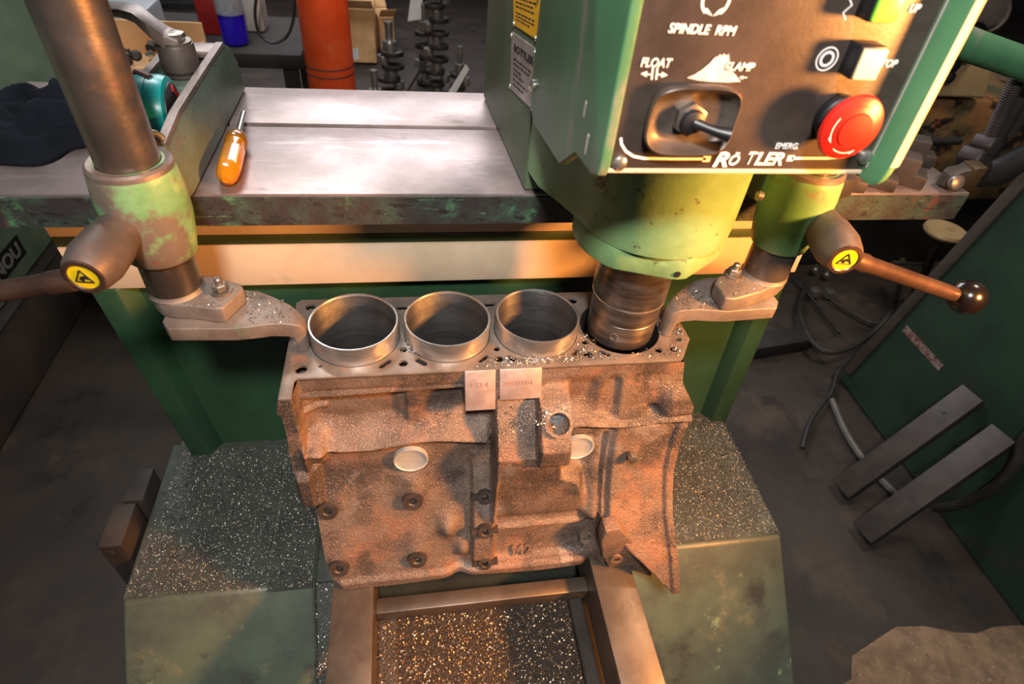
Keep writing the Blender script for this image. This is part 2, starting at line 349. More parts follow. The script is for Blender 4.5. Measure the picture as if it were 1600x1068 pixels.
bm = B(); prism(bm, [(.44, ZB-.004), (.18, .34), (.18, .2), (.44, .2)], .298, .318, 'x'); obj('channel_side', bm, M_basetop, mach, .002, 1)
bm = B(); box(bm, (-.132, .05, .40), (.298, .44, .488)); obj('chip_tray', bm, M_chipbed, mach, .003, 1, label='tray under the block, full of chips')
bm = B(); box(bm, (-.132, .06, .488), (-.047, .43, .503)); obj('tray_ledge', bm, M_bar, mach, .002, 1)
bm = B(); box(bm, (.225, .06, .488), (.298, .43, .502)); obj('tray_ledge', bm, M_dkbar, mach, .002, 1)
# column
def colx(z, s): return (-.396-(z-.557)*.078) if s < 0 else (.608-(z-.557)*.046)
bm = B()
loft(bm, [[(colx(z, -1)+.03, YC+.022, z), (colx(z, 1)-.03, YC+.022, z), (colx(z, 1)-.03, 1.0, z), (colx(z, -1)+.03, 1.0, z)] for z in (ZB-.01, .929)])
obj('column', bm, M_column, mach, 0, label='dark green column behind the block')
for s in (-1, 1):
    bm = B(); w1 = .034
    loft(bm, [[(colx(z, s), YC+.004, z), (colx(z, s)-s*.004, YC-.002, z), (colx(z, s)-s*w1, YC-.002, z), (colx(z, s)-s*(w1+.016), YC+.023, z), (colx(z, s)-s*(w1+.016), 1.0, z), (colx(z, s), 1.0, z)] for z in (ZB-.01, .929)])
    obj('column_flange', bm, M_column, mach, .002, 2, label='dark green column edge')
def band(z0, z1, m, name, lab, y=YC):
    bm = B(); loft(bm, [[(colx(z, -1)-.006, y, z), (colx(z, 1)+.006, y, z), (colx(z, 1)+.006, 1.0, z), (colx(z, -1)-.006, 1.0, z)] for z in (z0, z1)])
    return obj(name, bm, m, mach, .0015, 2, label=lab)
band(.9295, .995, M_cream, 'cream_band', 'cream painted band under the table')
band(.9955, 1.010, M_stripe, 'stripe', 'thin olive stripe through the cream band', YC+.0005)
band(1.0105, ZTB, M_cream, 'cream_band', 'narrow cream band under the table edge')
# table with a T-slot
TX0, TX1, TYB = -.56, .757, .957
bm = B(); box(bm, (TX0, YT, ZTB+.001), (TX1, .817, ZT)); obj('table_slab', bm, M_table, mach, .0015, 2, label='front half of the scraped steel table')
bm = B(); prism(bm, [(TX0-.0, .829), (TX1, .829), (TX1, TYB), (TX0+.03, TYB)], ZTB+.001, ZT); obj('table_slab', bm, M_table, mach, .0015, 2, label='rear half of the scraped steel table')
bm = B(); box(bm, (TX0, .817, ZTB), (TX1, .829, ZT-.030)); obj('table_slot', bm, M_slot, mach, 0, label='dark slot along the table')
bm = B(); prism(bm, [(YT-.003, ZT-.003), (YT-.003, ZTB+.001), (YT+.001, ZTB), (YT+.001, ZT-.003)], TX0, TX1-.003, 'x'); obj('table_edge', bm, M_tedge, mach, 0, label='chipped green and red table front edge')
bm = B(); box(bm, (-.40, .70, 1.03), (.56, .95, ZTB)); obj('table_web', bm, M_column, mach)
# red/green plinth behind: column foot to the floor is inside the base
# chips on the base tops
flakes('base_chips', 'glinting steel chips strewn over the left base pad', scatter([(-.43, .445), (-.17, .432), (-.17, .70), (-.41, .70)], 18000, ZB+.0035), .0008, M_chip)
flakes('base_chips', 'glinting steel chips strewn over the right base pad', scatter([(.322, .442), (.595, .442), (.60, .70), (.322, .70)], 18000, ZB+.003), .0008, M_chip)
flakes('tray_chips', 'iron chips heaped in the tray between the parallel bars', np.concatenate([scatter([(-.045, .06), (.225, .06), (.225, .43), (-.045, .43)], 15000, .489), scatter([(-.13, .06), (-.047, .06), (-.047, .43), (-.13, .43)], 3500, .504)]), .0016, M_chipw)
flakes('channel_chips', 'chips lying along the channel left of the left parallel bar', scatter([(-.166, .19), (-.132, .19), (-.132, .44), (-.166, .44)], 1800, lambda x, y: ZB-.003-(.44-y)*.815), .0012, M_chip)
flakes('channel_chips', 'chips lying along the channel right of the right parallel bar', scatter([(.296, .19), (.318, .19), (.318, .44), (.296, .44)], 900, lambda x, y: ZB-.003-(.44-y)*.815), .0012, M_chip)

# ================================================================ parallel bars that carry the block
ZBAR = .643
for k, (x0, x1, lab) in enumerate(((-.127, -.072, 'long ground steel parallel bar under the left end of the block'), (.235, .293, 'long ground steel parallel bar under the bellhousing end of the block'))):
    bm = B(); box(bm, (x0, .05, ZB+.004), (x1, .66, ZBAR-.001)); tag(obj('parallel_bar', bm, M_bar, None, .0015, 2), lab, 'steel bar', 'parallel bars under the block')
bm = B(); box(bm, (-.0718, .366, .575), (.2348, .388, .60)); tag(obj('cross_bar', bm, M_bar, None, .0015, 2), 'steel cross bar set between the two parallel bars', 'steel bar')

# ================================================================ engine block
ZD = .969; RX = (-.071, .0365, .1450, .2530); RY = .534
blk = thing('engine_block', (.09, .5, ZBAR), 'rusty four-cylinder engine block clamped on the boring machine', 'engine block')
def sm(a, b, t): t = np.clip((t-a)/(b-a), 0, 1); return t*t*(3-2*t)
def win(t, a, b, e): return sm(a-e, a+e, t)*(1-sm(b-e, b+e, t))
def bx_(x, z, x0, x1, z0, z1, e=.004): return win(x, x0, x1, e)*win(z, z0, z1, e)
def xL(z): return np.interp(z, [.643, .66, .67, .772, .778, .785, .87, .895, .92, .940, .946, .969], [-.120, -.126, -.130, -.137, -.150, -.152, -.150, -.148, -.147, -.147, -.151, -.146])
def xR(z): return np.interp(z, [.640, .69, .74, .80, .85, .885, .905, .93, .969], [.354, .347, .338, .334, .336, .341, .341, .324, .316])
def seg_d(x, z, a, b):
    ax, az = a; bx, bz = b; L2 = (bx-ax)**2+(bz-az)**2; t = np.clip(((x-ax)*(bx-ax)+(z-az)*(bz-az))/L2, 0, 1)
    return np.hypot(x-ax-t*(bx-ax), z-az-t*(bz-az))
def Y(x, z):
    x = np.asarray(x, float); z = np.asarray(z, float)
    y = np.interp(z, [.640, .66, .674, .72, .76, .79, .815, .84, .862, .95, .97], [.392, .394, .402, .420, .437, .449, .455, .457, .457, .470, .470])
    # water jacket wall: scooped panels between pillars
    zr = .868+.004*np.sin(x*38+1.2)+.010*sm(.16, .2, x)                 # casting ridge line
    upz = sm(zr, zr+.010, z)
    y = y*(1-upz)+upz*.4685
    pan = win(z, zr+.022, .942, .012)
    y = y+.0100*pan*(win(x, -.122, -.022, .010)+win(x, .004, .083, .010)+.7*win(x, .150, .212, .008)+.8*win(x, .226, .244, .005)+.5*win(x, .258, .30, .008))
    y = y+.003*pan*win(x, -.0215, -.016, .003)
    lip = np.exp(-((z-zr-.003)/.0085)**2)
    y = y-.013*lip*(1-win(x, .083, .178, .004))
    und = np.exp(-((z-zr+.0095)/.0035)**2); y = y+.003*und
    # left timing flange with its lugs
    fl = 1-sm(-.1335, -.1295, x)
    y = np.where(z > .775, y-(y-.441)*fl*win(z, .776, .972, .002), y)
    y = y-.010*bx_(x, z, -.1345, -.112, .842, .884, .005)-.012*bx_(x, z, -.15, -.124, .778, .838, .004)-.005*bx_(x, z, -.134, -.105, .914, .921, .002)
    # serial pads: wedge faces leaning out from the deck edge
    for x0, x1, zb in ((.0515, .0875, .9235), (.0915, .1415, .9335)):
        mk = win(x, x0, x1, .0012)*win(z, zb, .98, .0015); y = np.where(mk > 0, y*(1-mk)+mk*(.4695-(.969-z)*.46), y)
    mk = win(x, .0868, .0922, .0012)*win(z, .929, .98, .0015); y = y*(1-mk)+mk*(.4725-(.969-z)*.42)
    # raised motor-side housing (its top slopes down to a front edge)
    hz = np.interp(z, [.69, .735, .80, .845, .864, .93, .945], [.425, .424, .420, .415, .4165, .464, .470])
    xr = np.interp(z, [.70, .76, .80, .815, .85, .868, .95], [.222, .216, .205, .178, .172, .178, .176])
    mk = sm(.0855, .0905, x)*(1-sm(xr-.006, xr+.006, x))*win(z, .735, .94, .007); y = np.minimum(y, y*(1-mk)+mk*hz)
    mk = sm(.085, .095, x)*(1-sm(.20, .235, x))*win(z, .70, .765, .02); y = np.minimum(y, y-.006*mk)
    # square sender boss with its sloped top
    mk = win(x, .1375, .1765, .0018)*win(z, .860, .934, .003); y = np.minimum(y, y*(1-mk)+mk*np.interp(z, [.86, .888, .935], [.4055, .4055, .440]))
    for px_, pz_ in ((-.0135, .829), (.203, .829)):
        k = 1-sm(.020, .030, np.hypot(x-px_, z-pz_)); y = np.where(y > .44, y*(1-k)+.4555*k, y)
    # crankcase: stiffening humps, mount column, oil-pan rail
    for bx0, bz0, s_, h_ in ((-.013, .785, .020, .010), (-.113, .775, .018, .006), (-.112, .690, .02, .008), (-.011, .695, .018, .007), (.031, .725, .012, .012), (.050, .690, .010, .010), (.205, .79, .014, .006)):
        y = y-h_*np.exp(-(((x-bx0)/s_)**2+((z-bz0)/(s_*1.3))**2))
    y = y-.014*win(x, .063, .093, .003)*np.interp(z, [.664, .672, .70, .755, .80, .845], [0, .6, .75, .85, .7, 0])
    y = y+.006*bx_(x, z, .095, .222, .664, .716, .003)                  # recessed panel with the cast mark
    y = y-.004*np.exp(-((z-.720)/.004)**2)*win(x, .06, .222, .006)
    y = y-.008*win(z, .60, .657, .003)*win(x, -.118, .225, .008)         # rail
    y = y+.008*np.exp(-(((x-.045)/.012)**2+((z-.655)/.02)**2))
    # vertical groove and rib before the bellhousing
    # bellhousing skirt
    bz = np.interp(z, [.636, .66, .69, .72, .76, .80, .84, .87, .90, .95], [.333, .346, .363, .385, .413, .432, .444, .450, .462, .470])
    d = ((x-.234)*.7071+(z-.738)*.7071)
    gus = .384-.006*win(x, .255, .29, .003)*win(z, .655, .70, .004)
    yb = np.where(d > 0, bz, gus); k = sm(-.006, .006, d); yb = bz*k+np.maximum(gus, bz)*(1-k)
    k = sm(.205, .228, x)*(1-sm(.236, .25, x))*sm(.715, .74, z); y = y*(1-k)+np.minimum(y, bz+.007)*k
    y = y+.007*win(x, .2325, .2375, .0018)*win(z, .725, .856, .005)
    k = sm(.236, .250, x); y = y*(1-k)+np.minimum(y, yb)*k
    y = y-.012*win(x, .302, .36, .012)*win(z, .885, .925, .012)
    y = y+.010*np.exp(-(((x-.292)/.008)**2+((z-.892)/.006)**2))
    y = y-.005*win(x, xR(z)-.012, .4, .003)*win(z, .64, .88, .01)
    for hx, hz_, hr, hd in HOLES: y = y+hd*(1-sm(hr*.75, hr, np.hypot(x-hx, z-hz_)))
    return y
HOLES = []
def hit(px, py, y=.43):
    for _ in range(30):
        p = at(px, py, y=y); y = .5*y+.5*float(Y(p.x, p.z))
    return at(px, py, y=y)
_h = [(hit(*q_), r_, d_) for q_, r_, d_ in (((873, 662), .0135, .06), ((512, 796), .006, .012), ((645, 781), .006, .012), ((530, 886), .006, .012), ((652, 872), .006, .012), ((757, 773), .005, .012), ((757, 827), .005, .012), ((757, 876), .005, .012), ((917, 838), .006, .012), ((963, 872), .006, .012))]
BP = {i: h_[0] for i, h_ in enumerate(_h)}
HOLES += [(h_[0].x, h_[0].z, h_[1], h_[2]) for h_ in _h]
NZ, NU = 190, 330; u = np.linspace(0, 1, NU); rows = []; YBK = .604
for t in np.linspace(0, 1, NZ):
    z0 = .643+(.9665-.643)*t; l, r = float(xL(z0)), float(xR(z0)); x = l+(r-l)*u
    zb = .6455+.0025*np.sin(x*30)-.007*sm(.322, .332, x); z = zb+(.9665-zb)*t
    yy = Y(x, z); rows.append(np.column_stack([x, yy, z]))
V = np.array(rows); back = []
verts = []; 
for q in V: verts += [tuple(p) for p in q]+[(q[-1][0], YBK, q[-1][2]), (q[0][0], YBK, q[0][2])]
W = NU+2; faces = []
for i in range(NZ-1):
    for j in range(W):
        k = (j+1) % W; faces.append((i*W+j, i*W+k, (i+1)*W+k, (i+1)*W+j))
me = bpy.data.meshes.new('casting'); me.from_pydata(verts, [], faces); me.update()
me.polygons.foreach_set('use_smooth', [True]*len(me.polygons)); me.set_sharp_from_angle(angle=math.radians(50))
link('casting', me, M_iron, blk, 'rusty cast side wall of the block')
# deck plate with bores and coolant holes
deckp = [(-.146, .4405), (-.1325, .4405), (-.1325, .466), (-.1305, .4695), (.312, .4695), (.3165, .474), (.337, .506), (.336, .535), (.331, .556), (.318, .585), (.305, .606), (-.14, .606), (-.1455, .60)]
bm = B(); prism(bm, deckp, .9655, ZD); deck = obj('deck', bm, M_ironm, blk, .0008, 2, label='machined deck face of the block')
cut = []
def cyl(x, y, r, seg=28): b_ = B(); lathe(b_, [(r, .93), (r, .99)], (x, y, 0), seg=seg); return b_
def slot(x, y, l, r, a):
    b_ = B(); c_, s_ = math.cos(math.radians(a)), math.sin(math.radians(a)); P = []
    for k in range(20):
        t = 2*math.pi*k/20; px = r*math.cos(t)+(l if math.cos(t) > 0 else -l); py = r*math.sin(t); P.append((x+px*c_-py*s_, y+px*s_+py*c_))
    prism(b_, P, .93, .99); return b_
for k in range(3): cut.append(cyl(RX[k], RY, .0515, 72))
cut.append(cyl(RX[3], RY, .0505, 72))
for x, y, r in ((-.127, .4835, .0065), (-.107, .487, .0022), (-.1275, .591, .006), (-.016, .508, .0042), (-.0165, .4855, .0052), (.0925, .503, .0042), (.093, .4855, .0052), (.202, .508, .0046), (.2005, .4865, .0056), (.318, .528, .0047), (.322, .506, .004), (.2895, .488, .0046), (.309, .489, .0048), (.204, .588, .006)): cut.append(cyl(x, y, r))
for x, y, l, r, a in ((-.0365, .486, .005, .0035, 42), (.0035, .4865, .005, .0035, -42), (.075, .487, .0045, .003, 42), (.1085, .4845, .0045, .003, -42), (.184, .4885, .005, .0028, 48), (.2205, .4875, .0055, .0028, -38), (-.015, .585, .005, .004, 0), (.0925, .586, .005, .004, 0)): cut.append(slot(x, y, l, r, a))
boolean(deck, cut)
# plates that close the coolant holes a little below the deck
bm = B(); prism(bm, [(-.143, .462), (.314, .474), (.33, .51), (.30, .60), (-.14, .60)], .9445, .946)
wj = obj('water_jacket', bm, M_iron, blk); boolean(wj, [cyl(x, RY, .0512, 64) for x in RX])
# sleeves
for k in range(3):
    bm = B(); lathe(bm, [(.0505, .80), (.0505, .9925), (.0500, .9942), (.0485, .9942), (.0478, .9925)], (RX[k], RY, 0), seg=96, cap0=False, cap1=False)
    s_ = obj('cylinder_sleeve', bm, M_steel, blk, label='bright steel sleeve standing proud of the deck')
    bm = B(); lathe(bm, [(.0478, .9925), (.0475, .992), (.0475, .80)], (RX[k], RY, 0), seg=96, cap0=False, cap1=False)
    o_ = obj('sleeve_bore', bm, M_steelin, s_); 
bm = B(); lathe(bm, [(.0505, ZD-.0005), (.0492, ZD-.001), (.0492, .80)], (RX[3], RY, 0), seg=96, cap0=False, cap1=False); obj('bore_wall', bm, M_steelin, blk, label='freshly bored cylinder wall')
# core plugs
def plug(px, py, y0, r):
    p = at(px, py, y=y0-.0065); bm = B()
    lathe(bm, [(r, -.004), (r, .0015), (r*.93, .002), (r*.90, .0004), (r*.6, -.0012), (r*.2, -.0020), (.0003, -.0021)], p, (0, -1, .05), 48)
    obj('core_plug', bm, M_plug, blk, label='shiny pressed core plug')
plug(642, 718, .457, .0215); plug(903, 699, .457, .0215)
# threaded bosses
def boss(px, py, r=.0115, h=.004, hole=.0045, tilt=.42, m=M_ironb, ear=False):
    p = min(BP.values(), key=lambda v_: (v_-at(px, py, y=v_.y)).length); n_ = Vector((0, -1, tilt)).normalized(); bm = B(); p = p-n_*.004
    lathe(bm, [(r*1.12, 0), (r, h+.004), (hole*1.25, h+.0042), (hole, h+.003), (hole, -.012), (.0005, -.0122)], p, n_, 36)
    if ear:
        u_ = Vector((1, 0, 0)); v_ = n_.cross(u_)
        for s in (-1, 1):
            loft(bm, [[p+u_*s*a+v_*b+n_*c for b, c in ((-.0035, 0), (.0035, 0), (.0035, .010), (-.0035, .010))] for a in (r*.8, r*1.9)])
    obj('bolt_boss', bm, m, blk, 0)
for q in ((512, 796), (645, 781), (530, 886), (652, 872)): boss(*q, r=.0125, hole=.0048)
for q in ((757, 773), (757, 827), (757, 876)): boss(*q, r=.0095, h=.0075, hole=.0042, tilt=.5, ear=True)
boss(917, 838, .011, .003, .0045, .45, M_iron)
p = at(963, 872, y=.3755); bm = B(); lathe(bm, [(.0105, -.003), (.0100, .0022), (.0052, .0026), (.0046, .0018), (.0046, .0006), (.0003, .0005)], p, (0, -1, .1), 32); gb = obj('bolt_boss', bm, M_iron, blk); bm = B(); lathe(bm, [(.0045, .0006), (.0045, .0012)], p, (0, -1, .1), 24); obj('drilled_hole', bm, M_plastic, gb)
bm = B(); P = [at(*q_, y=.377) for q_ in ((968, 826), (946, 830), (939, 846), (941, 868), (950, 888), (958, 893), (1000, 894), (1022, 903), (1008, 872), (990, 848))]; prism(bm, [(p_.x, max(p_.z, .6445) if p_.x < .297 else p_.z) for p_ in P], .3765, .398, 'y'); obj('gusset', bm, M_iron, blk, .002, 3, label='cast gusset with a drilled hole')
# sender boss bore
p = BP[0]; n_ = Vector((-.05, -.62, .78)).normalized(); bm = B()
lathe(bm, [(.0172, -.012), (.0172, .0030), (.0130, .0034), (.0122, .0022), (.0122, -.035)], p, n_, 40, False, False); obj('sender_port', bm, M_iron, blk, label='threaded port with a machined rim')
bm = B(); lathe(bm, [(.0121, -.017), (.0121, -.015)], p, n_, 32); obj('port_shade_disc', bm, M_plastic, blk, label='black disc standing for the shade deep in the port')  # black disc stands in for the darkness of a deep hole
lathe_p = hit(985, 708); hexbolt(blk, lathe_p+Vector((0, .002, 0)), (0, -1, .25), .0062, .016, M_bolt, False, 'plug_bolt')
# stamped characters on the pads and the cast mark
rd = Vector((1, 0, 0)); ud = Vector((0, .46, 1)).normalized()
def stamp(s, px, py, w_, h_, m): 
    p = hit(px, py); text('stamped_number', s, p+Vector((0, -.0014, .0002)), rd, ud, w_, h_, m, blk, .0002)
for x0, x1, zb, s0, s1 in ((.0519, .0871, .9241, .4695, .46), (.0919, .1411, .9341, .4695, .46)):
    bm = B(); yy = lambda z_: s0-(.969-z_)*s1
    loft(bm, [[(x0, yy(z_)-.0009, z_), (x1, yy(z_)-.0009, z_), (x1, yy(z_)+.004, z_), (x0, yy(z_)+.004, z_)] for z_ in (zb, .9684)]); obj('serial_pad', bm, M_ironpad, blk, .0006, 2, label='bare milled pad with stamped numbers')
stamp('2 12 4', 749, 600, .021, .006, mat('stamp shade', '#946a58', rough=.6)); stamp('2800101', 809, 597, .034, .005, mat('stamp shade', '#946a58'))
p = hit(815, 854); sl = (float(Y(p.x, p.z+.007))-float(Y(p.x, p.z-.007)))/.014; text('cast_mark', 'M2', p+Vector((0, -.0028, 0)), (1, 0, 0), (0, sl, 1), .028, .0155, M_iron, blk, .0030, 0, .03)
# chips on the deck and housing
flakes('deck_chips', 'bright boring chips lying on the engine block deck', np.concatenate([
    scatter([(.10, .474), (.19, .474), (.205, .50), (.17, .486), (.10, .487)], 260, ZD), scatter([(.185, .49), (.21, .475), (.23, .482), (.202, .53)], 90, ZD),
    scatter([(.30, .52), (.335, .51), (.325, .58), (.305, .585)], 260, ZD), scatter([(-.02, .50), (.0, .495), (-.01, .53)], 15, ZD), scatter([(.05, .472), (.12, .472), (.10, .49)], 40, ZD), scatter([(.22, .475), (.31, .475), (.335, .51), (.30, .50)], 60, ZD)]), .0014, M_chip)
hp = []
for _ in range(170):
    q = hit(random.gauss(825, 22), random.gauss(660, 9)); 
    if q.z > .87: hp.append(tuple(q+Vector((0, -.0008, .0008))))
for _ in range(60):
    q = hit(random.gauss(862, 16), random.gauss(643, 4)); hp.append(tuple(q+Vector((0, -.0008, .0008))))
flakes('housing_chips', 'bright chips caught on the sloped housing of the block side', hp, .0014, M_chip)

# ================================================================ boring head
XS = .135
head = thing('boring_spindle_unit', (.25, .75, ZT), 'green boring head with black control panel, lowering its spindle into the block', 'boring head')
bm = B(); loft(bm, [[(.118, .957-.02, z), (XS, .640, z), (.385, .640, z), (.405, .957-.02, z)] for z in (ZT+.0015, 1.75)])
obj('head_casting', bm, M_olive, head, .004, 3, label='olive green rear casting of the head')
def hp_(dz, k=1.0):
    P = [(XS+.001+(1-k)*.05, .6385), (.142+(1-k)*.04, .602), (.156+(1-k)*.025, .572)]
    P += [(.257+.0855*k*math.cos(math.radians(a)), .537+.0855*k*math.sin(math.radians(a))) for a in range(185, 361, 7)]
    P += [(.257+.0855*k+.006, .60), (.36, .6385)]
    return [(x, y, dz) for x, y in P]
bm = B(); loft(bm, [hp_(1.1265, .97), hp_(1.14, .985), hp_(1.30, 1.0)]); obj('spindle_housing', bm, M_lgreen, head, 0, sharp=45, label='light green rounded spindle housing')
bm = B(); P = []
for a in range(0, 360, 6):
    t = math.radians(a); r = .083
    for da in (250, 305, 20):
        dd = (a-da+180) % 360-180
        if abs(dd) < 26: r = min(r, .0765/math.cos(math.radians(dd)))
    P.append((.257+r*math.cos(t), .537+r*math.sin(t)))
prism(bm, P, 1.1005, 1.126); obj('housing_flange', bm, M_lgreen, head, .002, 2, label='chipped flange under the spindle housing')
pp = at(1037, 419, y=.462); bm = B(); lathe(bm, [(.0035, 0), (.0035, .004), (.001, .004)], Vector((.262, .458, 1.108)), (0.1, -1, 0), 16); obj('set_screw', bm, M_plastic, head)
bm = B(); lathe(bm, [(.004, 0), (.0055, .003), (.004, .008), (.001, .0085)], Vector((.345, .50, 1.172)), (1, -.5, 0), 16); obj('grease_nipple', bm, M_bolt, head)
# spindle
sp = None
bm = B(); lathe(bm, [(.044, 1.1004), (.044, 1.030), (.0435, 1.0285), (.0425, 1.0275)], (RX[3], RY, 0), seg=80); sp = obj('spindle', bm, M_spin, head, label='dark polished boring spindle')
bm = B(); lathe(bm, [(.0435, 1.0274), (.0438, 1.0262), (.0425, 1.0245)], (RX[3], RY, 0), seg=80); obj('spindle_ring', bm, M_steel, sp)
bm = B(); lathe(bm, [(.0418, 1.0244), (.0416, 1.001), (.0411, 1.0005), (.0411, 1.0), (.0415, .9995), (.0415, .972), (.0405, .966), (.030, .966)], (RX[3], RY, 0), seg=80); obj('cutter_head', bm, M_spin, sp)
dv = Vector((.228-RX[3], .490-RY, 0)).normalized(); bm = B(); lathe(bm, [(.0052, -.004), (.0052, .0006), (.004, .0008), (.0034, -.002), (.0005, -.0022)], Vector((RX[3], RY, .985))+dv*.0415, dv, 24); obj('tool_screw', bm, M_bolt, sp)

# control box
def thick(bm, v=(0, .00025, 0)):
    r_ = bmesh.ops.extrude_face_region(bm, geom=list(bm.faces), use_keep_orig=True); bmesh.ops.translate(bm, verts=[g for g in r_['geom'] if isinstance(g, bmesh.types.BMVert)], vec=v)
cb = obj('control_box', prism(B(), [(.1395, 1.2595), (.3435, 1.2595), (.3435, 1.275), (.3332, 1.62), (.1395, 1.62)], .392, .632, 'y'), M_green, head, .003, 2, label='green sheet-metal control box')
def q(px, py): p = at(px, py, x=XS); return (p.y, p.z)
sidep = [(.386, 1.2515), (.391, 1.249), (.396, 1.2495), (.439, 1.2435), (.482, 1.2125), (.610, 1.1965), (.634, 1.21), (.634, 1.62), (.374, 1.62), (.374, 1.264), (.378, 1.255)]
bm = B(); prism(bm, sidep, .131, .1392, 'x'); side = obj('side_plate', bm, M_green, cb, .0015, 3, label='green side plate of the control box')
for px, py, l in ((914, 170, .004), (917, 225, .006)):
    p = at(px, py, x=.131); bm = B(); P = []
    for k in range(16):
        t = 2*math.pi*k/16; P.append((p.y+.0022*math.cos(t), p.z+.0022*math.sin(t)+(l if math.sin(t) > 0 else -l)))
    prism(bm, P, .1306, .1312, 'x'); obj('slot_screw', bm, M_plate, cb)
YP = .381
bm = B(); prism(bm, [(.1398, 1.2595), (.3440, 1.2595), (.3440, 1.275), (.3337, 1.62), (.1398, 1.62)], YP, .391, 'y'); panel = obj('control_panel', bm, M_black, cb, .0008, 2, label='black control panel with white lettering')
bm = B(); box(bm, (.1395, YP-.001, 1.2560), (.344, .392, 1.2594)); obj('panel_rim', bm, M_cream, cb, .001, 2)
# right cheek with rolled edge
SH = .03
bm = B(); sec = [(.3440, .3850), (.3448, .3810), (.3490, .3645), (.3505, .3635), (.3560, .3645), (.3590, .3680), (.3600, .3740), (.3625, .60), (.344, .60)]
rg = []
for k, (ins, z) in enumerate(((.020, 1.2530), (.010, 1.2545), (.004, 1.2585), (.001, 1.2650), (0, 1.275), (0, 1.62))):
    rg.append([(.3440+(x-.3440)*(1-ins*28)-SH*max(0, z-1.275), y+(.0 if y > .39 else ins*.3), z) for x, y in sec])
loft(bm, rg); obj('cheek', bm, M_green, cb, 0, sharp=60, label='rolled green right edge of the box')
bm = B(); loft(bm, [[(x_-SH*max(0, z-1.275), y_, z) for x_, y_ in ((.3497, .3630), (.3552, .3630), (.3592, .3655), (.3610, .3700), (.3608, .380), (.356, .378))] for z in (1.270, 1.275, 1.62)]); obj('edge_trim', bm, M_cream, cb, 0, sharp=70, label='cream painted outer edge')
bm = B(); tube(bm, [(.3452-SH*max(0, z-1.275), .3800, z) for z in (1.262, 1.275, 1.35, 1.62)], .0010, 8); obj('edge_trim', bm, M_plate, cb)
for px, py in ((1350, 247), (967, 256)):
    p = at(px, py, y=YP); bm = B(); lathe(bm, [(.0055, 0), (.0052, .002), (.003, .0035), (.0005, .0038)], (p.x, YP, p.z+.001), (0, -1, 0), 24); obj('panel_screw', bm, M_screw, cb)
def pt(px, py, dy=0): return at(px, py, y=YP-dy)
X1, Z1 = (1, 0, 0), (0, 0, 1)
def ptext(s, px, py, w_, h_, sh=.15, bold=.012, name='panel_lettering', m=M_white): text(name, s, pt(px, py, .0004), X1, Z1, w_, h_, m, panel, .0003, sh, bold)
ptext('SPINDLE  RPM', 1098, 46, .0445, .0056); ptext('FLOAT', 1026, 98, .0205, .0056); ptext('CLAMP', 1155, 104, .0215, .0052)
ptext('EMERG.', 1230, 228, .0185, .0045); ptext('UP', 1430, 13, .0075, .0050); ptext('STOP', 1386, 99, .0155, .0050)
ptext('R', 1128, 249, .0118, .0115, .2, .03); ptext('Ö', 1148, 248, .0078, .0100, .2, .02); ptext('LER', 1203, 248, .0225, .0100, .2, .025); ptext('T', 1174, 247, .0055, .0098, .2, .0)
def strip(pts, wd, m=M_white, name='panel_line', dy=.0003, closed=False):
    bm = B(); Q = [pt(*p_) for p_ in pts]; n = len(Q); a_, b_ = [], []
    for i in range(n):
        d = (Q[(i+1) % n if closed else min(i+1, n-1)]-Q[(i-1) % n if closed else max(i-1, 0)]); d.y = 0; d.normalize(); nn = Vector((-d.z, 0, d.x))*wd/2
        w0 = Vector((0, -dy, 0)); a_.append(bm.verts.new(Q[i]+nn+w0)); b_.append(bm.verts.new(Q[i]-nn+w0))
    for i in range(n if closed else n-1):
        j = (i+1) % n; bm.faces.new((a_[i], a_[j], b_[j], b_[i]))
    thick(bm)
    return obj(name, bm, m, panel)
strip([(1103, 248), (1050, 248), (1005, 247), (990, 244), (978, 236), (971, 225), (970, 215)], .0019)
strip([(1098, 248), (1110, 248)], .0045); strip([(1230, 247), (1240, 247)], .0045)
strip([(1236, 247), (1290, 247), (1318, 245), (1334, 240), (1344, 232)], .0019)
strip([(1170, 240), (1186, 239)], .0012)
strip([(1325, -8), (1331, 8), (1317, 20), (1321, 31)], .0009)
c0 = pt(1118, 3)
def arc(cx, cz, r, a0, a1, wd, n=24):
    bm = B(); A = []; Bv = []
    for k in range(n+1):
        t = math.radians(a0+(a1-a0)*k/n); A.append(bm.verts.new((cx+(r+wd/2)*math.cos(t), YP-.0003, cz+(r+wd/2)*math.sin(t)))); Bv.append(bm.verts.new((cx+(r-wd/2)*math.cos(t), YP-.0003, cz+(r-wd/2)*math.sin(t))))
    for k in range(n): bm.faces.new((A[k], A[k+1], Bv[k+1], Bv[k]))
    thick(bm); obj('panel_symbol', bm, M_white, panel)
arc(c0.x, c0.z+.001, .0085, 100, 235, .0016); arc(c0.x, c0.z+.001, .0085, 80, -55, .0016)
def tri(P):
    bm = B(); bm.faces.new([bm.verts.new(pt(*p_)+Vector((0, -.0003, 0))) for p_ in P]); thick(bm); obj('panel_symbol', bm, M_white, panel)
tri([(1100, 14), (1103, 20), (1113, 25), (1105, 13)]); tri([(1114, 25), (1130, 19), (1131, 12), (1124, 15)])
strip([(1020, 106), (1018, 124)], .0011); strip([(1027, 106), (1025, 124)], .0011); strip([(1008, 116), (1019, 116)], .0007); strip([(1026, 116), (1037, 117)], .0007)
tri([(1001, 115), (1011, 111), (1010, 120)]); tri([(1043, 117), (1034, 112), (1033, 121)]); tri([(1155, 121), (1161, 118), (1160, 124)]); strip([(1159, 121), (1167, 121)], .0006)
c1 = pt(1292, 92)
arc(c1.x, c1.z, .0042, 0, 360, .0016, 36); arc(c1.x, c1.z, .0072, 0, 360, .0009, 40)
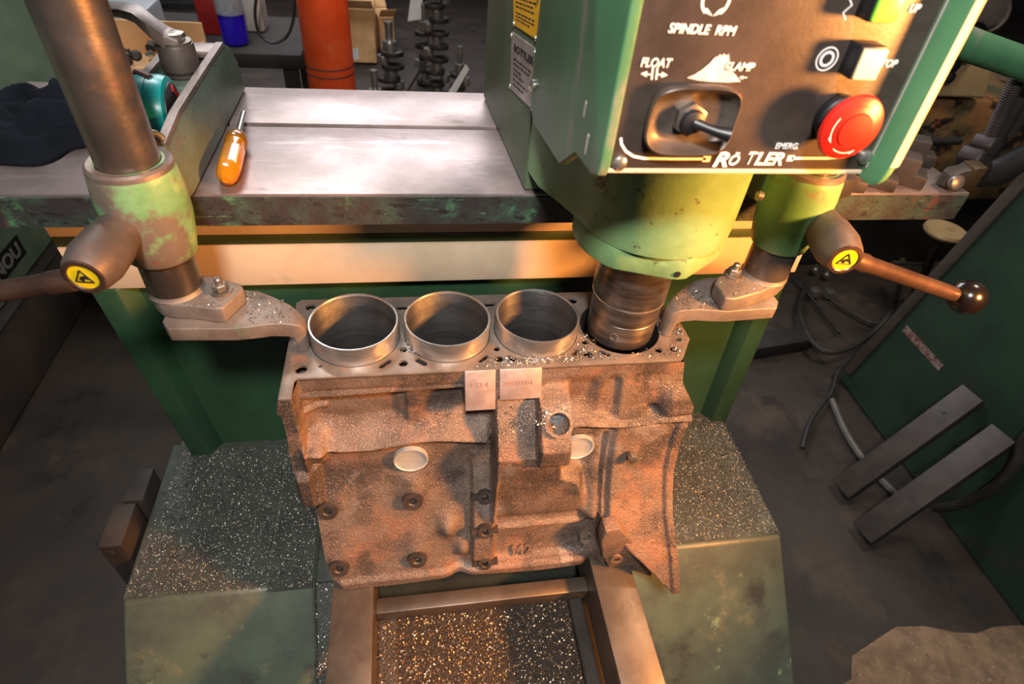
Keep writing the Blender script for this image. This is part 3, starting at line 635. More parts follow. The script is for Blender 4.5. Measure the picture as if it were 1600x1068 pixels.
bm = B(); P = [(1073, 121), (1085, 116), (1097, 108), (1108, 99), (1116, 90), (1122, 87), (1125, 84), (1128, 87), (1131, 83), (1134, 87), (1138, 84), (1139, 91), (1138, 100), (1141, 108), (1148, 116), (1157, 127), (1135, 128), (1110, 127), (1090, 125)]
bm.faces.new([bm.verts.new(pt(*p_)+Vector((0, -.0007, 0))) for p_ in P]); thick(bm); obj('worn_patch', bm, M_worn, panel, label='scuffed bare patch on the panel')
# push buttons
def button(px, py, wd, ht, dep, mcap, lab):
    f = at(px, py, y=YP-dep); bm = B(); x0, z0 = f.x, f.z
    box(bm, (x0-wd/2-.001, YP-dep+.003, z0-ht/2-.001), (x0+wd/2+.001, YP, z0+ht/2+.001)); b_ = obj('push_button', bm, M_plastic, cb, .0008, 2, label=lab)
    bm = B(); box(bm, (x0-wd/2, YP-dep, z0-ht/2), (x0+wd/2, YP-dep+.003, z0+ht/2)); obj('button_cap', bm, mcap, b_, .0007, 2)
button(1361, 102, .0165, .0185, .017, M_capc, 'cream stop button'); button(1392, 9, .0165, .0185, .017, M_capg, 'bright green up button')
# emergency stop
e0 = at(1304, 181, y=YP); ex, ez = e0.x, e0.z; bm = B()
lathe(bm, [(.0155, 0), (.0165, .004), (.0165, .008), (.0150, .009), (.0150, .016)], (ex, YP, ez), (0, -1, 0), 40); es = obj('stop_collar', bm, M_plastic, cb)
bm = B(); lathe(bm, [(.014, .016), (.0215, .0175), (.0225, .0195), (.0215, .0222), (.017, .0245), (.012, .0256), (.0115, .0252), (.0113, .0264), (.006, .0270), (.0004, .0272)], (ex, YP, ez), (0, -1, 0), 56); es2 = obj('stop_button', bm, M_red, cb, label='red mushroom emergency stop button')
for a0, a1, m_ in ((35, 120, M_redmark), (150, 215, M_white), (235, 300, M_white)):
    bm = B(); A = []; Bv = []
    for k in range(15):
        t = math.radians(a0+(a1-a0)*k/14); wd = .0006 if k < 11 else .0016*(14-k)/3
        for L_, rr in ((A, .0158+wd), (Bv, .0158-wd)): L_.append(bm.verts.new((ex+rr*math.cos(t), YP-.02475, ez+rr*math.sin(t))))
    for k in range(14):
        bm.faces.new((A[k], A[k+1], Bv[k+1], Bv[k]))
    thick(bm); obj('turn_arrow', bm, m_, es2)
# toggle switch in its guard
g0 = at(1077, 183, y=YP); bm = B(); RG = []
def sup(w_, h_, n=48, e=.55): return [(w_*math.copysign(abs(math.cos(2*math.pi*k/n))**e, math.cos(2*math.pi*k/n)), h_*math.copysign(abs(math.sin(2*math.pi*k/n))**e, math.sin(2*math.pi*k/n))) for k in range(n)]
for w_, h_, dy in ((.0312, .0232, 0), (.0320, .0236, .003), (.0324, .0236, .006), (.0312, .0226, .0072), (.0300, .0212, .0060), (.0265, .0178, .0025), (.022, .0145, .0012), (.001, .001, .001)):
    RG.append([(g0.x+a, YP-dy-(.004*abs(b/.0236)**2 if dy > .003 else 0), g0.z+b) for a, b in sup(w_, h_)])
loft(bm, RG, False, True); tg = obj('switch_guard', bm, M_chrome, cb, 0, sharp=60, label='worn dished guard around the toggle switch')
bm = B(); lathe(bm, [(.0115, .0012), (.0115, .006), (.0105, .0065)], (g0.x-.001, YP, g0.z), (0, -1, 0), 6, ph=.5); obj('switch_nut', bm, M_bolt, tg)
bm = B(); lathe(bm, [(.0078, .006), (.0085, .008), (.0075, .0105), (.004, .012), (.0004, .0122)], (g0.x-.001, YP, g0.z), (0, -1, 0), 28); obj('switch_collar', bm, M_plastic, tg)
s0 = Vector((g0.x, YP-.010, g0.z)); bm = B(); tube(bm, [s0, s0+Vector((.007, -.005, -.001)), s0+Vector((.014, -.0075, -.0025)), s0+Vector((.022, -.010, -.0035)), s0+Vector((.0225, -.0102, -.0036))], [.0040, .0030, .0036, .0052, .0035], 18, 0); obj('toggle_lever', bm, M_plastic, tg)

# plates on the olive side of the head
def sidequad(c4, m, name, lab, dx=.0015):
    bm = B(); P = [Vector(at(*c, x=XS)) for c in c4]
    for p in P: p.x = XS-(p.y-.64)*.055
    loft(bm, [[p-Vector((dx, 0, 0)) for p in P], [p+Vector((.001, 0, 0)) for p in P]]); return obj(name, bm, m, head, 0, label=lab), P
yp, Py = sidequad([(813, -14), (846, -4), (841, 62), (813, 39)], M_yplate, 'warning_plate', 'yellow warning plate with black print')
npl, Pn = sidequad([(810, 50), (840, 77), (834, 172), (806, 138)], M_plate, 'name_plate', 'silver maker plate with black print')
def on(P, a, b): return (P[0]*(1-a)+P[1]*a)*(1-b)+(P[3]*(1-a)+P[2]*a)*b+Vector((-.0018, 0, 0))
def platetext(P, s, a, b, wa, hb, parent, bold=0):
    r_ = on(P, a+.1, b)-on(P, a-.1, b); u_ = on(P, a, b-.1)-on(P, a, b+.1); text('plate_print', s, on(P, a, b), r_, u_-r_*(u_.dot(r_)/r_.dot(r_)), r_.length*5*wa, u_.length*5*hb, M_ink, parent, .0002, 0, bold)
platetext(Pn, 'ROTTLER', .55, .22, .8, .13, npl, .03)
def printline(P, a0, a1, b, parent, hb=.02):
    bm = B(); a = a0                                   # rows of print too small to read
    while a < a1:
        w_ = random.uniform(.05, .13); Q = [on(P, x_, y_)+Vector((.0002, 0, 0)) for x_, y_ in ((a, b-hb), (min(a+w_, a1), b-hb), (min(a+w_, a1), b+hb), (a, b+hb))]
        loft(bm, [Q, [v_+Vector((.0004, 0, 0)) for v_ in Q]]); a += w_+.03
    obj('plate_print', bm, M_ink, parent)
for b, a1 in ((.42, .88), (.50, .80), (.60, .5), (.68, .62), (.78, .75), (.87, .6)): printline(Pn, .14, a1, b, npl)
for b, a1 in ((.18, .9), (.30, .8), (.42, .86), (.60, .88), (.70, .9), (.80, .7)): printline(Py, .12, a1, b, yp, .025)
for P in (Py, Pn):
    for a, b in ((.02, .95), (.98, .97), (.02, .05), (.98, .05)):
        bm = B(); lathe(bm, [(.003, 0), (.0028, .0012), (.001, .002)], on(P, a, b), (-1, 0, 0), 14); obj('rivet', bm, M_screw, head)
p = at(838, 128, x=XS); bm = B(); lathe(bm, [(.006, 0), (.0055, .003), (.003, .005), (.0005, .0055)], Vector((.131, p.y-.01, p.z)), (-1, -.2, 0), 22); obj('side_screw', bm, M_screw, head)

# ================================================================ hold-down clamps
def clamp(s, xr, lab, hub0, hub1, lev, ball, pad, arm, boltp):
    """s=+1: the clamp arm reaches towards +x (left clamp); s=-1 the mirrored right clamp"""
    YR = .55; t = thing('hold_down_clamp', (xr, .70, ZT), lab, 'clamp', 'hold-down clamps on the table')
    X = lambda d: xr+s*d
    LW = .0095
    # arm: open channel along the table, high walls, boss at its front
    x0, x1 = X(-.050), X(.017); w_ = .010
    def wall(xa, xb):
        bm = B(); prof = [(.585, 1.1105), (.635, ZT+.002), (.945, ZT+.002), (.935, 1.142), (.908, 1.170), (.885, 1.181), (.765, 1.181), (.66, 1.180), (.60, 1.172), (.575, 1.164), (.568, 1.12)]
        loft(bm, [[(xa, y, z) for y, z in prof], [(xb, y, z) for y, z in prof]]); return bm
    ar = obj('arm_wall', wall(X(.007), x1), M_arm, t, .0025, 3, label='worn green side wall of the clamp arm')
    obj('arm_wall', wall(x0, X(-.040)), M_arm, t, .0025, 3, label='worn green side wall of the clamp arm')
    for xa, xb in ((X(.0065), X(.0175)), (X(-.0505), X(-.0395))):
        bm = B(); yz = [(.60, 1.1725), (.66, 1.1805), (.765, 1.1815), (.884, 1.1815)]
        loft(bm, [[(xa, y, z-.003), (xb, y, z-.003), (xb-(xb-xa)*.1, y, z+.0012), (xa+(xb-xa)*.1, y, z+.0012)] for y, z in yz]); obj('arm_rim', bm, M_armtop, t, 0, label='bare worn rim of the arm')
    bm = B(); box(bm, (min(X(-.041), X(.008)), .60, ZT+.004), (max(X(-.041), X(.008)), .945, ZT+.020)); obj('arm_floor', bm, M_arm, t, .002, 2)
    bm = B(); box(bm, (min(X(-.041), X(.008)), .765, ZT+.02), (max(X(-.041), X(.008)), .895, 1.168)); obj('arm_block', bm, M_arm, t, .004, 2)
    bm = B(); box(bm, (min(X(-.049), X(.016)), .850, 1.172), (max(X(-.049), X(.016)), .886, 1.1815)); obj('arm_cap', bm, M_armtop, t, .003, 2)
    # boss
    bm = B(); lathe(bm, [(.0275, 1.180), (.0335, 1.180), (.0360, 1.177), (.0378, 1.168), (.0400, 1.148), (.0395, 1.125), (.0365, 1.100), (.0330, 1.083), (.0315, 1.081), (.0272, 1.081)], (xr, YR, 0), seg=64, cap0=False, cap1=False)
    obj('boss', bm, M_boss, t, 0, label='chipped green boss around the clamp rod')
    bm = B(); lathe(bm, [(.0273, 1.1795), (.0338, 1.1808), (.0364, 1.1785), (.0370, 1.1745)], (xr, YR, 0), seg=64, cap0=False, cap1=False); obj('boss_rim', bm, M_armtop, t)
    bm = B(); loft(bm, [[(X(a), y, z) for a, y, z in ((-.046, .60, zz[0]), (-.036, .555, zz[1]), (.020, .545, zz[1]), (.0335, .56, zz[1]), (.0165, .60, zz[0]))] for zz in ((1.112, 1.095), (1.168, 1.168))]); obj('boss_web', bm, M_boss, t, .004, 3)
    # rod
    bm = B(); lathe(bm, [(.0268, 1.034), (.0268, 1.62)], (xr, YR, 0), seg=64); obj('clamp_rod', bm, M_rod, t, 0, label='thick browned steel clamp rod')
    # lever
    h0, h1 = Vector(hub0), Vector(hub1); d = (h1-h0); L_ = d.length
    bm = B(); lathe(bm, [(.019, -.012), (.020, .0), (.0225, L_*.2), (.0232, L_*.62), (.0200, L_*.9), (.0175, L_)], h0, d, 48); hb = obj('lever_hub', bm, M_hub, t, 0, label='grey tapered lever hub')
    bm = B(); lathe(bm, [(.0174, -.001), (.0170, .0018), (.0135, .0022), (.0122, .001)], h1, d, 40); obj('hub_rim', bm, M_lever, hb)
    bm = B(); lathe(bm, [(.0122, .0), (.0122, .0012)], h1, d, 40); stc = obj('hub_sticker', bm, M_ysticker, hb, label='yellow warning sticker')
    dn = d.normalized(); ur = Vector((1, 0, 0)); ur = (ur-dn*ur.dot(dn)).normalized(); uu = dn.cross(ur)*(1 if dn.cross(ur).z > 0 else -1)
    tp = [h1+dn*.0017+ur*a+uu*b for a, b in ((-.0075, -.0045), (.0075, -.0045), (0, .0080))]
    for i in range(3):
        bm = B(); rod(bm, tp[i], tp[(i+1) % 3], .0007, seg=6); obj('sticker_print', bm, M_ink, stc)
    bm = B(); loft(bm, [[h1+dn*zz+ur*a+uu*b for a, b in ((-.004, -.002), (.0, -.004), (.001, -.001), (.005, -.002), (.002, .002), (-.002, .001))] for zz in (.0012, .0018)]); obj('sticker_print', bm, M_ink, stc)
    a0, a1 = Vector(lev[0]), Vector(lev[1])
    bm = B(); lathe(bm, [(.0105, 0), (.0105, .020), (.0092, .023), (.0088, (a1-a0).length)], a0, a1-a0, 24); obj('lever_rod', bm, M_lever, t, 0, label='bare steel lever rod')
    bm = B(); lathe(bm, [(.0001, -.0205)]+[(.0205*math.sin(math.radians(a)), -.0205*math.cos(math.radians(a))) for a in range(12, 169, 12)]+[(.0001, .0205)], Vector(ball), a1-a0, 32); obj('lever_ball', bm, M_ball, t, 0, label='black ball knob')
    # foot pad and clamp arm
    P = [at(*p_, z=1.035) for p_ in pad]; bm = B(); prism(bm, [(p_.x, p_.y) for p_ in P], 1.0150, 1.035); obj('foot_pad', bm, M_pad, t, .0025, 3, label='grey pad under the clamp rod')
    bm = B(); lathe(bm, [(.0268, 1.034), (.0286, 1.035), (.0276, 1.0365), (.0268, 1.040)], (xr, YR, 0), seg=48); obj('rod_fillet', bm, M_pad, t)
    FG = ((-.012, .518, .558, 1.0148, .9985), (-.004, .506, .572, 1.0148, .998), (.060, .503, .570, 1.0148, .9975), (.078, .505, .566, 1.0148, .997), (.096, .509, .555, 1.0142, .996), (.112, .510, .544, 1.0128, .994), (.1185, .510, .538, 1.0115, .991), (.1205, .510, .536, 1.0110, .9697), (.126, .511, .531, 1.0085, ZD+.0004), (.1295, .513, .528, 1.0040, ZD+.0004), (.1310, .515, .526, .998, .971))
    bm = B(); loft(bm, [[(X(d_), yf, zb2), (X(d_), yb2, zb2), (X(d_), yb2, zt2), (X(d_), yf, zt2)] for d_, yf, yb2, zt2, zb2 in FG]); obj('clamp_finger', bm, M_pad, t, .0022, 3, sharp=50, label='cast finger pressing on the deck')
    hexbolt(t, at(*boltp, z=1.035), (0, 0, 1), .0075, .011, M_bolt, True, 'pad_bolt', .007)
    c_ = [(X(a), y) for a, y in arm]; pts = scatter(c_, 420, 1.0150); k = (np.abs(pts[:, 0]-xr) > .066) & (np.abs(pts[:, 0]-xr) < .118)
    flakes('finger_chips', None, pts[k], .0013, M_chip, parent=t)
    pts = scatter([(p_.x, p_.y) for p_ in P], 150, 1.0352); flakes('pad_chips', None, pts[np.hypot(pts[:, 0]-xr, pts[:, 1]-YR) > .03], .0009, M_chip, parent=t)
    return t
ARM = [(-.012, .518), (-.006, .505), (.06, .503), (.085, .509), (.133, .508), (.136, .520), (.126, .530), (.095, .556), (.078, .566), (-.0, .575), (-.012, .56)]
p0 = at(130, 432, y=.462); lv = at(116, 436, y=.462)
cl = clamp(1, -.252, 'hold-down clamp with its lever pointing off to the left, teal tape measure on its arm', (-.268, .506, 1.126), at(131, 432, y=.452), (lv, at(-140, 478, y=.455)), at(-150, 480, y=.455),
    [(231, 452), (236, 463), (246, 472), (270, 476), (300, 477), (332, 482), (347, 481), (380, 450), (377, 443), (330, 430), (300, 428), (262, 430), (240, 437)], ARM, (346, 455))
h1 = at(1320, 405, y=.452)
cr = clamp(-1, .433, 'hold-down clamp with black ball knob on its lever, right of the spindle', (.449, .506, 1.126), h1, (at(1330, 404, y=.470), at(1495, 461, y=.462)), at(1511, 464, y=.460),
    [(1238, 418), (1232, 432), (1222, 442), (1190, 455), (1150, 466), (1133, 465), (1117, 442), (1122, 431), (1165, 417), (1190, 408), (1225, 408)], ARM, (1145, 430))
# strap lever bolted on top of the left clamp arm
sl = thing('strap_lever', (-.262, .80, 1.168), 'bent iron strap lever bolted on the left clamp arm behind the rod', 'lever')
c = Vector((-.2675, .800, 1.1685))
bm = B(); lathe(bm, [(.018, 0), (.0195, .002), (.0195, .005), (.0175, .0055), (.0195, .006), (.0215, .009), (.0205, .034), (.0196, .037), (.016, .038)], c, (0, 0, 1), 48); obj('lever_eye', bm, M_hub, sl, 0, label='round eye of the strap lever')
bm = B(); RG = []
for (px, py, y_), hw, th in (((284, 57, .800), .0165, .020), ((260, 48, .80), .0165, .020), ((236, 32, .79), .016, .016), ((212, 13, .80), .017, .011), ((190, 8, .81), .016, .009), ((165, 7, .82), .016, .009), ((120, 9, .84), .016, .009)):
    p = at(px, py, y=y_); RG.append([p+Vector((0, -hw, 0)), p+Vector((0, hw, 0)), p+Vector((0, hw, -th)), p+Vector((0, -hw, -th))])
loft(bm, RG); obj('lever_strap', bm, M_armtop, sl, .002, 2, label='bent flat strap')
hexbolt(sl, c+Vector((0, 0, .037)), (0, 0, 1), .0125, .012, M_bolt, True, 'bolt')

# ================================================================ things lying on the table
# rag
bm = B(); N1, N2 = 64, 20; rg = []
cx, cy = -.440, .785
for k in range(N2+1):
    f = k/N2; r_ = []
    for a in range(N1):
        t = 2*math.pi*a/N1
        edge = 1+.12*math.sin(3*t+.5)+.07*math.sin(5*t+2)+.04*math.sin(9*t)
        rr = edge*(1-f)**.8
        x = cx+.085*rr*math.cos(t)-.01*f; y = cy+.080*rr*math.sin(t)+.010*f
        h = .036*(1-(1-f)**2.6)+.009*math.sin(16*f+3*math.sin(2*t+1))*min(1, 4*f)*(1-f*.6)+.008*math.sin(4*t+9*f)*min(1, 3*f)
        h *= 1+.25*math.cos(t-.4)
        r_.append((x, y, ZT+.0015+max(0, h)))
    rg.append(r_)
loft(bm, rg, True, True); tag(obj('shop_rag', bm, M_rag, None, 0, sharp=180), 'crumpled navy shop rag on the table behind the left clamp rod', 'rag')
# tape measure standing inside the clamp arm
tm = thing('tape_measure', (-.278, .690, ZT+.02), 'round teal tape measure resting inside the left clamp arm', 'tape measure')
tc_ = Vector((-.2690, .690, 1.1645)); ax = Vector((1, .06, -.02)).normalized(); R_ = .041
bm = B(); lathe(bm, [(.020, -.019), (.034, -.0185), (.039, -.016), (R_, -.010), (R_, -.0005), (R_-.0006, 0), (R_, .0005), (R_, .010), (.039, .016), (.035, .0178), (.033, .0178)], tc_, ax, 64); obj('case', bm, M_teal, tm, 0, label='glossy teal case')
bm = B(); lathe(bm, [(.033, .0170), (.0325, .0186), (.022, .0195), (.012, .0195)], tc_, ax, 48); fc = obj('face', bm, M_plastic, tm, 0, label='black round face')
bm = B(); u_, v_, d_ = frame(ax)
for a in (20, 200):
    loft(bm, [[tc_+d_*z_+(u_*math.cos(math.radians(a+da))+v_*math.sin(math.radians(a+da)))*r_ for da, r_ in ((0, .024), (50, .024), (50, .031), (0, .031))] for z_ in (.0186, .0200)])
obj('face_print', bm, M_red, fc, label='red print on the black face')
bm = B(); q_ = tc_+Vector((0, .0, R_)); rod(bm, q_+Vector((-.012, .012, -.001)), q_+Vector((.006, -.004, -.001)), .004, seg=10); obj('tape_hook', bm, mat('brown tab', '#7a4a40', rough=.5), tm)
# ring screw beside the rod
es_ = at(242, 225, y=.60); bm = B(); u_, v_, d_ = frame((1, -.6, .3)); tube(bm, [es_+(u_*math.cos(t)+v_*math.sin(t))*.010 for t in np.linspace(0, 2*math.pi*.97, 22)], .0035, 10)
rod(bm, es_+Vector((0, 0, -.009)), es_+Vector((.004, .004, -.045)), .004, seg=12); obj('ring_screw', bm, M_bolt, cl, 0, label='small steel ring screw')
# screwdriver
sd = thing('screwdriver', at(358, 250, z=ZT), 'small screwdriver with a clear amber handle lying on the table', 'screwdriver')
a0 = at(353, 281, z=ZT+.013); a1 = at(371, 213, z=ZT+.012); a2 = at(375, 178, z=ZT+.010); dh = (a1-a0); Lh = dh.length
bm = B(); SEG = 48; u_, v_, d_ = frame(dh); rg = []
for r, h in ((.004, 0), (.0085, .004), (.0118, .014), (.0128, .030), (.0128, Lh*.62), (.0108, Lh*.74), (.0112, Lh*.80)):
    rg.append([a0+d_*h+(u_*math.cos(2*math.pi*k/SEG)+v_*math.sin(2*math.pi*k/SEG))*r*(1+(.035*math.cos(6*2*math.pi*k/SEG) if .012 < h < Lh*.7 else 0)) for k in range(SEG)])
loft(bm, rg); obj('handle', bm, M_amber, sd, 0, label='amber clear plastic handle')
bm = B(); lathe(bm, [(.0118, Lh*.80), (.0132, Lh*.83), (.0132, Lh*.92), (.0100, Lh), (.004, Lh+.001)], a0, dh, 36); obj('collar', bm, mat('dark amber', '#8a5a14', rough=.2, trans=.3), sd)
bm = B(); lathe(bm, [(.0034, Lh*.98), (.0034, Lh+(a2-a1).length)], a0, dh, 16); obj('shank', bm, M_shank, sd)
p = a0+dh*.40; bm = B(); loft(bm, [[p+d_*a+Vector((b, 0, .0))*1+Vector((0, 0, .0128-.12*b*b/.012+z_)) for a, b in ((-.020, .002), (.020, .002), (.020, .010), (-.020, .010))] for z_ in (-.004, .0008)]); obj('handle_label', bm, M_paper, sd, .0003, 1)
# step blocks on the right end of the table
def stepblock(px, py, wx, wy, hz, rot, lab, notch=True):
    p = at(px, py, z=ZT); bm = B()
    P = [(0, 0), (wx, 0), (wx, hz*.45), (wx*.66, hz*.45), (wx*.66, hz), (0, hz)] if notch else [(0, 0), (wx, 0), (wx, hz), (0, hz)]
    R2 = Matrix.Rotation(math.radians(rot), 3, 'Z')
    loft(bm, [[Vector(R2 @ Vector((x-wx/2, y, z)))+p+Vector((0, 0, .0006)) for x, z in P] for y in (-wy/2, wy/2)])
    o = obj('step_block', bm, M_dkbar, None, .0012, 2); return tag(o, lab, 'steel block', 'steel step blocks on the table end')
stepblock(1325, 292, .034, .030, .032, -20, 'small steel step block nearest the right clamp boss')
stepblock(1306, 300, .024, .028, .024, 15, 'short steel block half hidden behind the right clamp boss', False)
stepblock(1368, 288, .045, .030, .034, -35, 'dark steel step block in the middle of the table end')
stepblock(1411, 283, .046, .034, .036, -35, 'largest steel step block, nearest the bare bright patch of the table end')
stepblock(1428, 252, .044, .030, .034, -30, 'steel step block farthest back on the table end')

# ================================================================ bars standing and leaning around the base
bm = B(); box(bm, (-.472, .507, .001), (-.440, .578, .600)); o = tag(obj('upright_bar', bm, M_dkbar, None, .0015, 2), 'dark steel bar standing upright beside the base, front one of two', 'steel bar')
boolean(o, [(lambda b_: lathe(b_, [(.0045, -.03), (.0045, .012)], (-.456, .507, .585), (0, -1, 0), 24))(B())])
bm = B(); box(bm, (-.463, .584, .001), (-.433, .645, .598)); tag(obj('upright_bar', bm, M_dkbar, None, .0015, 2), 'dark steel bar standing upright beside the base, rear one of two', 'steel bar')
def leanbar(pb, pt_, lab):
    d = (pt_-pb); w_ = .034; L_ = d.length; d.normalize(); sd_ = Vector((0, 1, 0)); sd_ = (sd_-d*sd_.dot(d)).normalized(); n_ = d.cross(sd_)
    if n_.z < 0: n_ = -n_
    bm = B(); loft(bm, [[p_+sd_*a+n_*b for a, b in ((-w_, -.012), (w_, -.012), (w_, .012), (-w_, .012))] for p_ in (pb, pt_)]); o = obj('leaning_bar', bm, M_dkbar, None, .0015, 2)
    return tag(o, lab, 'steel bar'), n_, sd_, d
XN = 1.495
for (pb, pu, lab, hole) in (((1316, 765), (1522, 615), 'dark steel bar leaning on the neighbour machine, farther of the pair', .80), ((1349, 834), (1570, 678), 'dark steel bar leaning on the neighbour machine, nearer of the pair', .12)):
    b0 = at(*pb, z=.022); b1 = at(*pu, x=XN-.022); o, n_, sd_, d_ = leanbar(b0, b1, lab)
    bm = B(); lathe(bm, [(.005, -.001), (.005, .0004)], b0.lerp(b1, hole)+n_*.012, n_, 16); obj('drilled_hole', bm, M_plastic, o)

# ================================================================ neighbour machine on the left
nl = thing('neighbour_machine', (-1.5, 1.6, 0), 'dull green machine with a black nameplate, left of the boring machine', 'machine')
bm = B(); box(bm, (-1.9, .4, .0), (-1.157, 1.94, .235)); obj('plinth', bm, M_plinth, nl, .01, 2)
bm = B(); prism(bm, [(-1.165, .247), (-1.150, .238), (-1.9, .238), (-1.9, .247)], .4, 1.94, 'y'); obj('ledge', bm, M_dkbar, nl)
bm = B(); box(bm, (-1.9, .4, .2475), (-1.175, 1.94, .95)); obj('bed', bm, M_ngreen, nl, .012, 3, label='dull green bed')
bm = B(); box(bm, (-2.0, 1.95, .0), (-.82, 2.4, 2.2)); obj('upright', bm, M_ngreen, nl, .015, 3, label='pale green upright behind the table')
def nlq(px, py): p = at(px, py, x=-1.1745); return p
A, Bq = nlq(24, 372), nlq(37, 397); y1 = (A.y+Bq.y)/2; zt_, zb_ = A.z, Bq.z
p1 = at(23, 371, x=-1.174); p2 = at(38, 396, x=-1.174); p3 = at(0, 440, x=-1.174)
bm = B(); zlo, zhi = p2.z-.003, p1.z+.003; box(bm, (-1.175, 1.05, zlo), (-1.1725, (p1.y+p2.y)/2+.01, zhi)); np_ = obj('nameplate', bm, M_ink, nl, label='black nameplate with pale letters')
hgt = zhi-zlo
text('nameplate_letters', 'NOU', Vector((-1.1722, 1.624, (zlo+zhi)/2)), (0, 1, 0), (0, 0, 1), .145, hgt*.66, M_plate, np_, .0006, 0, .03)
# neighbour machine on the right
nr = thing('neighbour_machine', (1.8, .9, 0), 'dark green tapered machine column on the right, two steel bars leaning on it', 'machine')
ew = at(1600, 270, x=XN); eb = at(1600, 423, x=XN)
yb0 = at(1310, 590, x=XN).y
bm = B()
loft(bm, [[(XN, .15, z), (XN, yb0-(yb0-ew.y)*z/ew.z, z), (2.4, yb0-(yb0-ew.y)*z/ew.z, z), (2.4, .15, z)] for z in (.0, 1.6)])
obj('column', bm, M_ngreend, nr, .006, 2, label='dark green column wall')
bm = B(); loft(bm, [[(XN-.006, yb0-(yb0-ew.y)*z/ew.z-.03, z), (XN-.006, yb0-(yb0-ew.y)*z/ew.z+.004, z), (XN+.1, yb0-(yb0-ew.y)*z/ew.z+.004, z), (XN+.1, yb0-(yb0-ew.y)*z/ew.z-.03, z)] for z in (.05, 1.6)]); obj('column_edge', bm, M_plinth, nr, .002, 2, label='worn bare column edge')
r0, r1 = at(1413, 512, x=XN-.001), at(1470, 575, x=XN-.001)
bm = B(); dd = (r1-r0).normalized(); nn = dd.cross(Vector((1, 0, 0))); loft(bm, [[p_+nn*.012, p_-nn*.012, p_-nn*.012+Vector((.002, 0, 0)), p_+nn*.012+Vector((.002, 0, 0))] for p_ in (r0, r1)]); obj('paint_scrape', bm, mat('red primer scrape', '#6e2f2a', '#8a8078', 90, .6), nr)

# ================================================================ background behind the table
def cuboid(name, a, b, m, lab, cat, bev=.004, rot=0, group=None):
    a, b = Vector(a), Vector(b); c = (a+b)/2; bm = B(); box(bm, a, b); bmesh.ops.rotate(bm, cent=(c.x, c.y, a.z), matrix=Matrix.Rotation(math.radians(rot), 3, 'Z'), verts=bm.verts)
    return tag(obj(name, bm, m, None, bev, 2), lab, cat, group)
# orange gas cylinder
cy0 = at(520, 137, y=2.7); gx = cy0.x
gc = thing('gas_cylinder', (gx, 2.7, 0), 'tall orange gas cylinder standing behind the table', 'gas cylinder')
rC = .098
bm = B(); lathe(bm, [(rC*.9, .002), (rC, .02), (rC, 1.35), (rC*.9, 1.42), (rC*.4, 1.52), (rC*.25, 1.53)], (gx, 2.7, 0), seg=56); obj('shell', bm, M_orange, gc, 0, label='scuffed orange steel shell')
for py in (112, 124):
    z_ = at(520, py, y=2.6).z; bm = B(); lathe(bm, [(rC, z_-.003), (rC+.002, z_), (rC, z_+.003)], (gx, 2.7, 0), seg=56, cap0=False, cap1=False); obj('band_line', bm, M_dark, gc)
# bench with bottle and jug
YBN = 2.75
zb_ = at(400, 84, y=YBN).z
bn = thing('work_bench', (-1.0, 2.95, 0), 'dark low work bench carrying the purple bottle', 'bench')
xb1 = at(470, 84, y=YBN).x
bm = B(); box(bm, (-1.12, YBN, zb_-.06), (xb1, YBN+.55, zb_)); obj('bench_top', bm, M_bench, bn, .006, 2)
for x_ in (xb1-.06, -1.08):
    for y_ in (YBN+.03, YBN+.47):
        bm = B(); box(bm, (x_-.03, y_, 0), (x_+.03, y_+.05, zb_-.061)); obj('leg', bm, M_dark, bn, .004, 1)
bm = B(); box(bm, (-1.1, YBN+.05, .12), (xb1-.03, YBN+.5, .15)); obj('shelf', bm, M_dark, bn, .004, 1)
bp = at(370, 68, y=YBN+.12); bx0, by0 = bp.x, YBN+.12
bt = thing('spray_bottle', (bx0, by0, zb_), 'clear plastic bottle half full of purple fluid on the bench', 'bottle')
bm = B(); lathe(bm, [(.045, .002), (.052, .01), (.052, .12), (.050, .125)], (bx0, by0, zb_), seg=32); obj('fluid', bm, M_purple, bt, 0, label='purple fluid')
bm = B(); lathe(bm, [(.0535, .12), (.0545, .14), (.053, .16), (.0545, .18), (.052, .20), (.048, .225), (.034, .25), (.018, .265), (.016, .29)], (bx0, by0, zb_), seg=32, cap0=False); obj('bottle_shell', bm, M_bottle, bt, 0, label='dimpled clear upper bottle')
bm = B(); lathe(bm, [(.019, .29), (.019, .32), (.012, .33)], (bx0, by0, zb_), seg=20); obj('cap', bm, M_redp, bt)
jp = at(404, 60, y=YBN+.32); tag(cuboid('jug', (jp.x-.055, YBN+.28, zb_+.001), (jp.x+.045, YBN+.40, zb_+.30), M_jug, 'tall white plastic jug behind the purple bottle', 'jug', .015), None)
rp = at(335, 45, y=YBN+.25); cuboid('tin', (rp.x-.05, YBN+.22, zb_+.001), (rp.x+.04, YBN+.32, zb_+.24), M_redp, 'dull red tin on the bench left of the purple bottle', 'tin', .006)
bm = B(); cc = [at(px, py, y=YBN-.03) for px, py in ((407, -30), (400, 0), (399, 30), (407, 55), (425, 67), (445, 60), (456, 40), (460, 10), (458, -30))]
tube(bm, cc, .006, 8, 6); tag(obj('hanging_cable', bm, M_rubber), 'black cable hanging in a loop in front of the bench', 'cable')
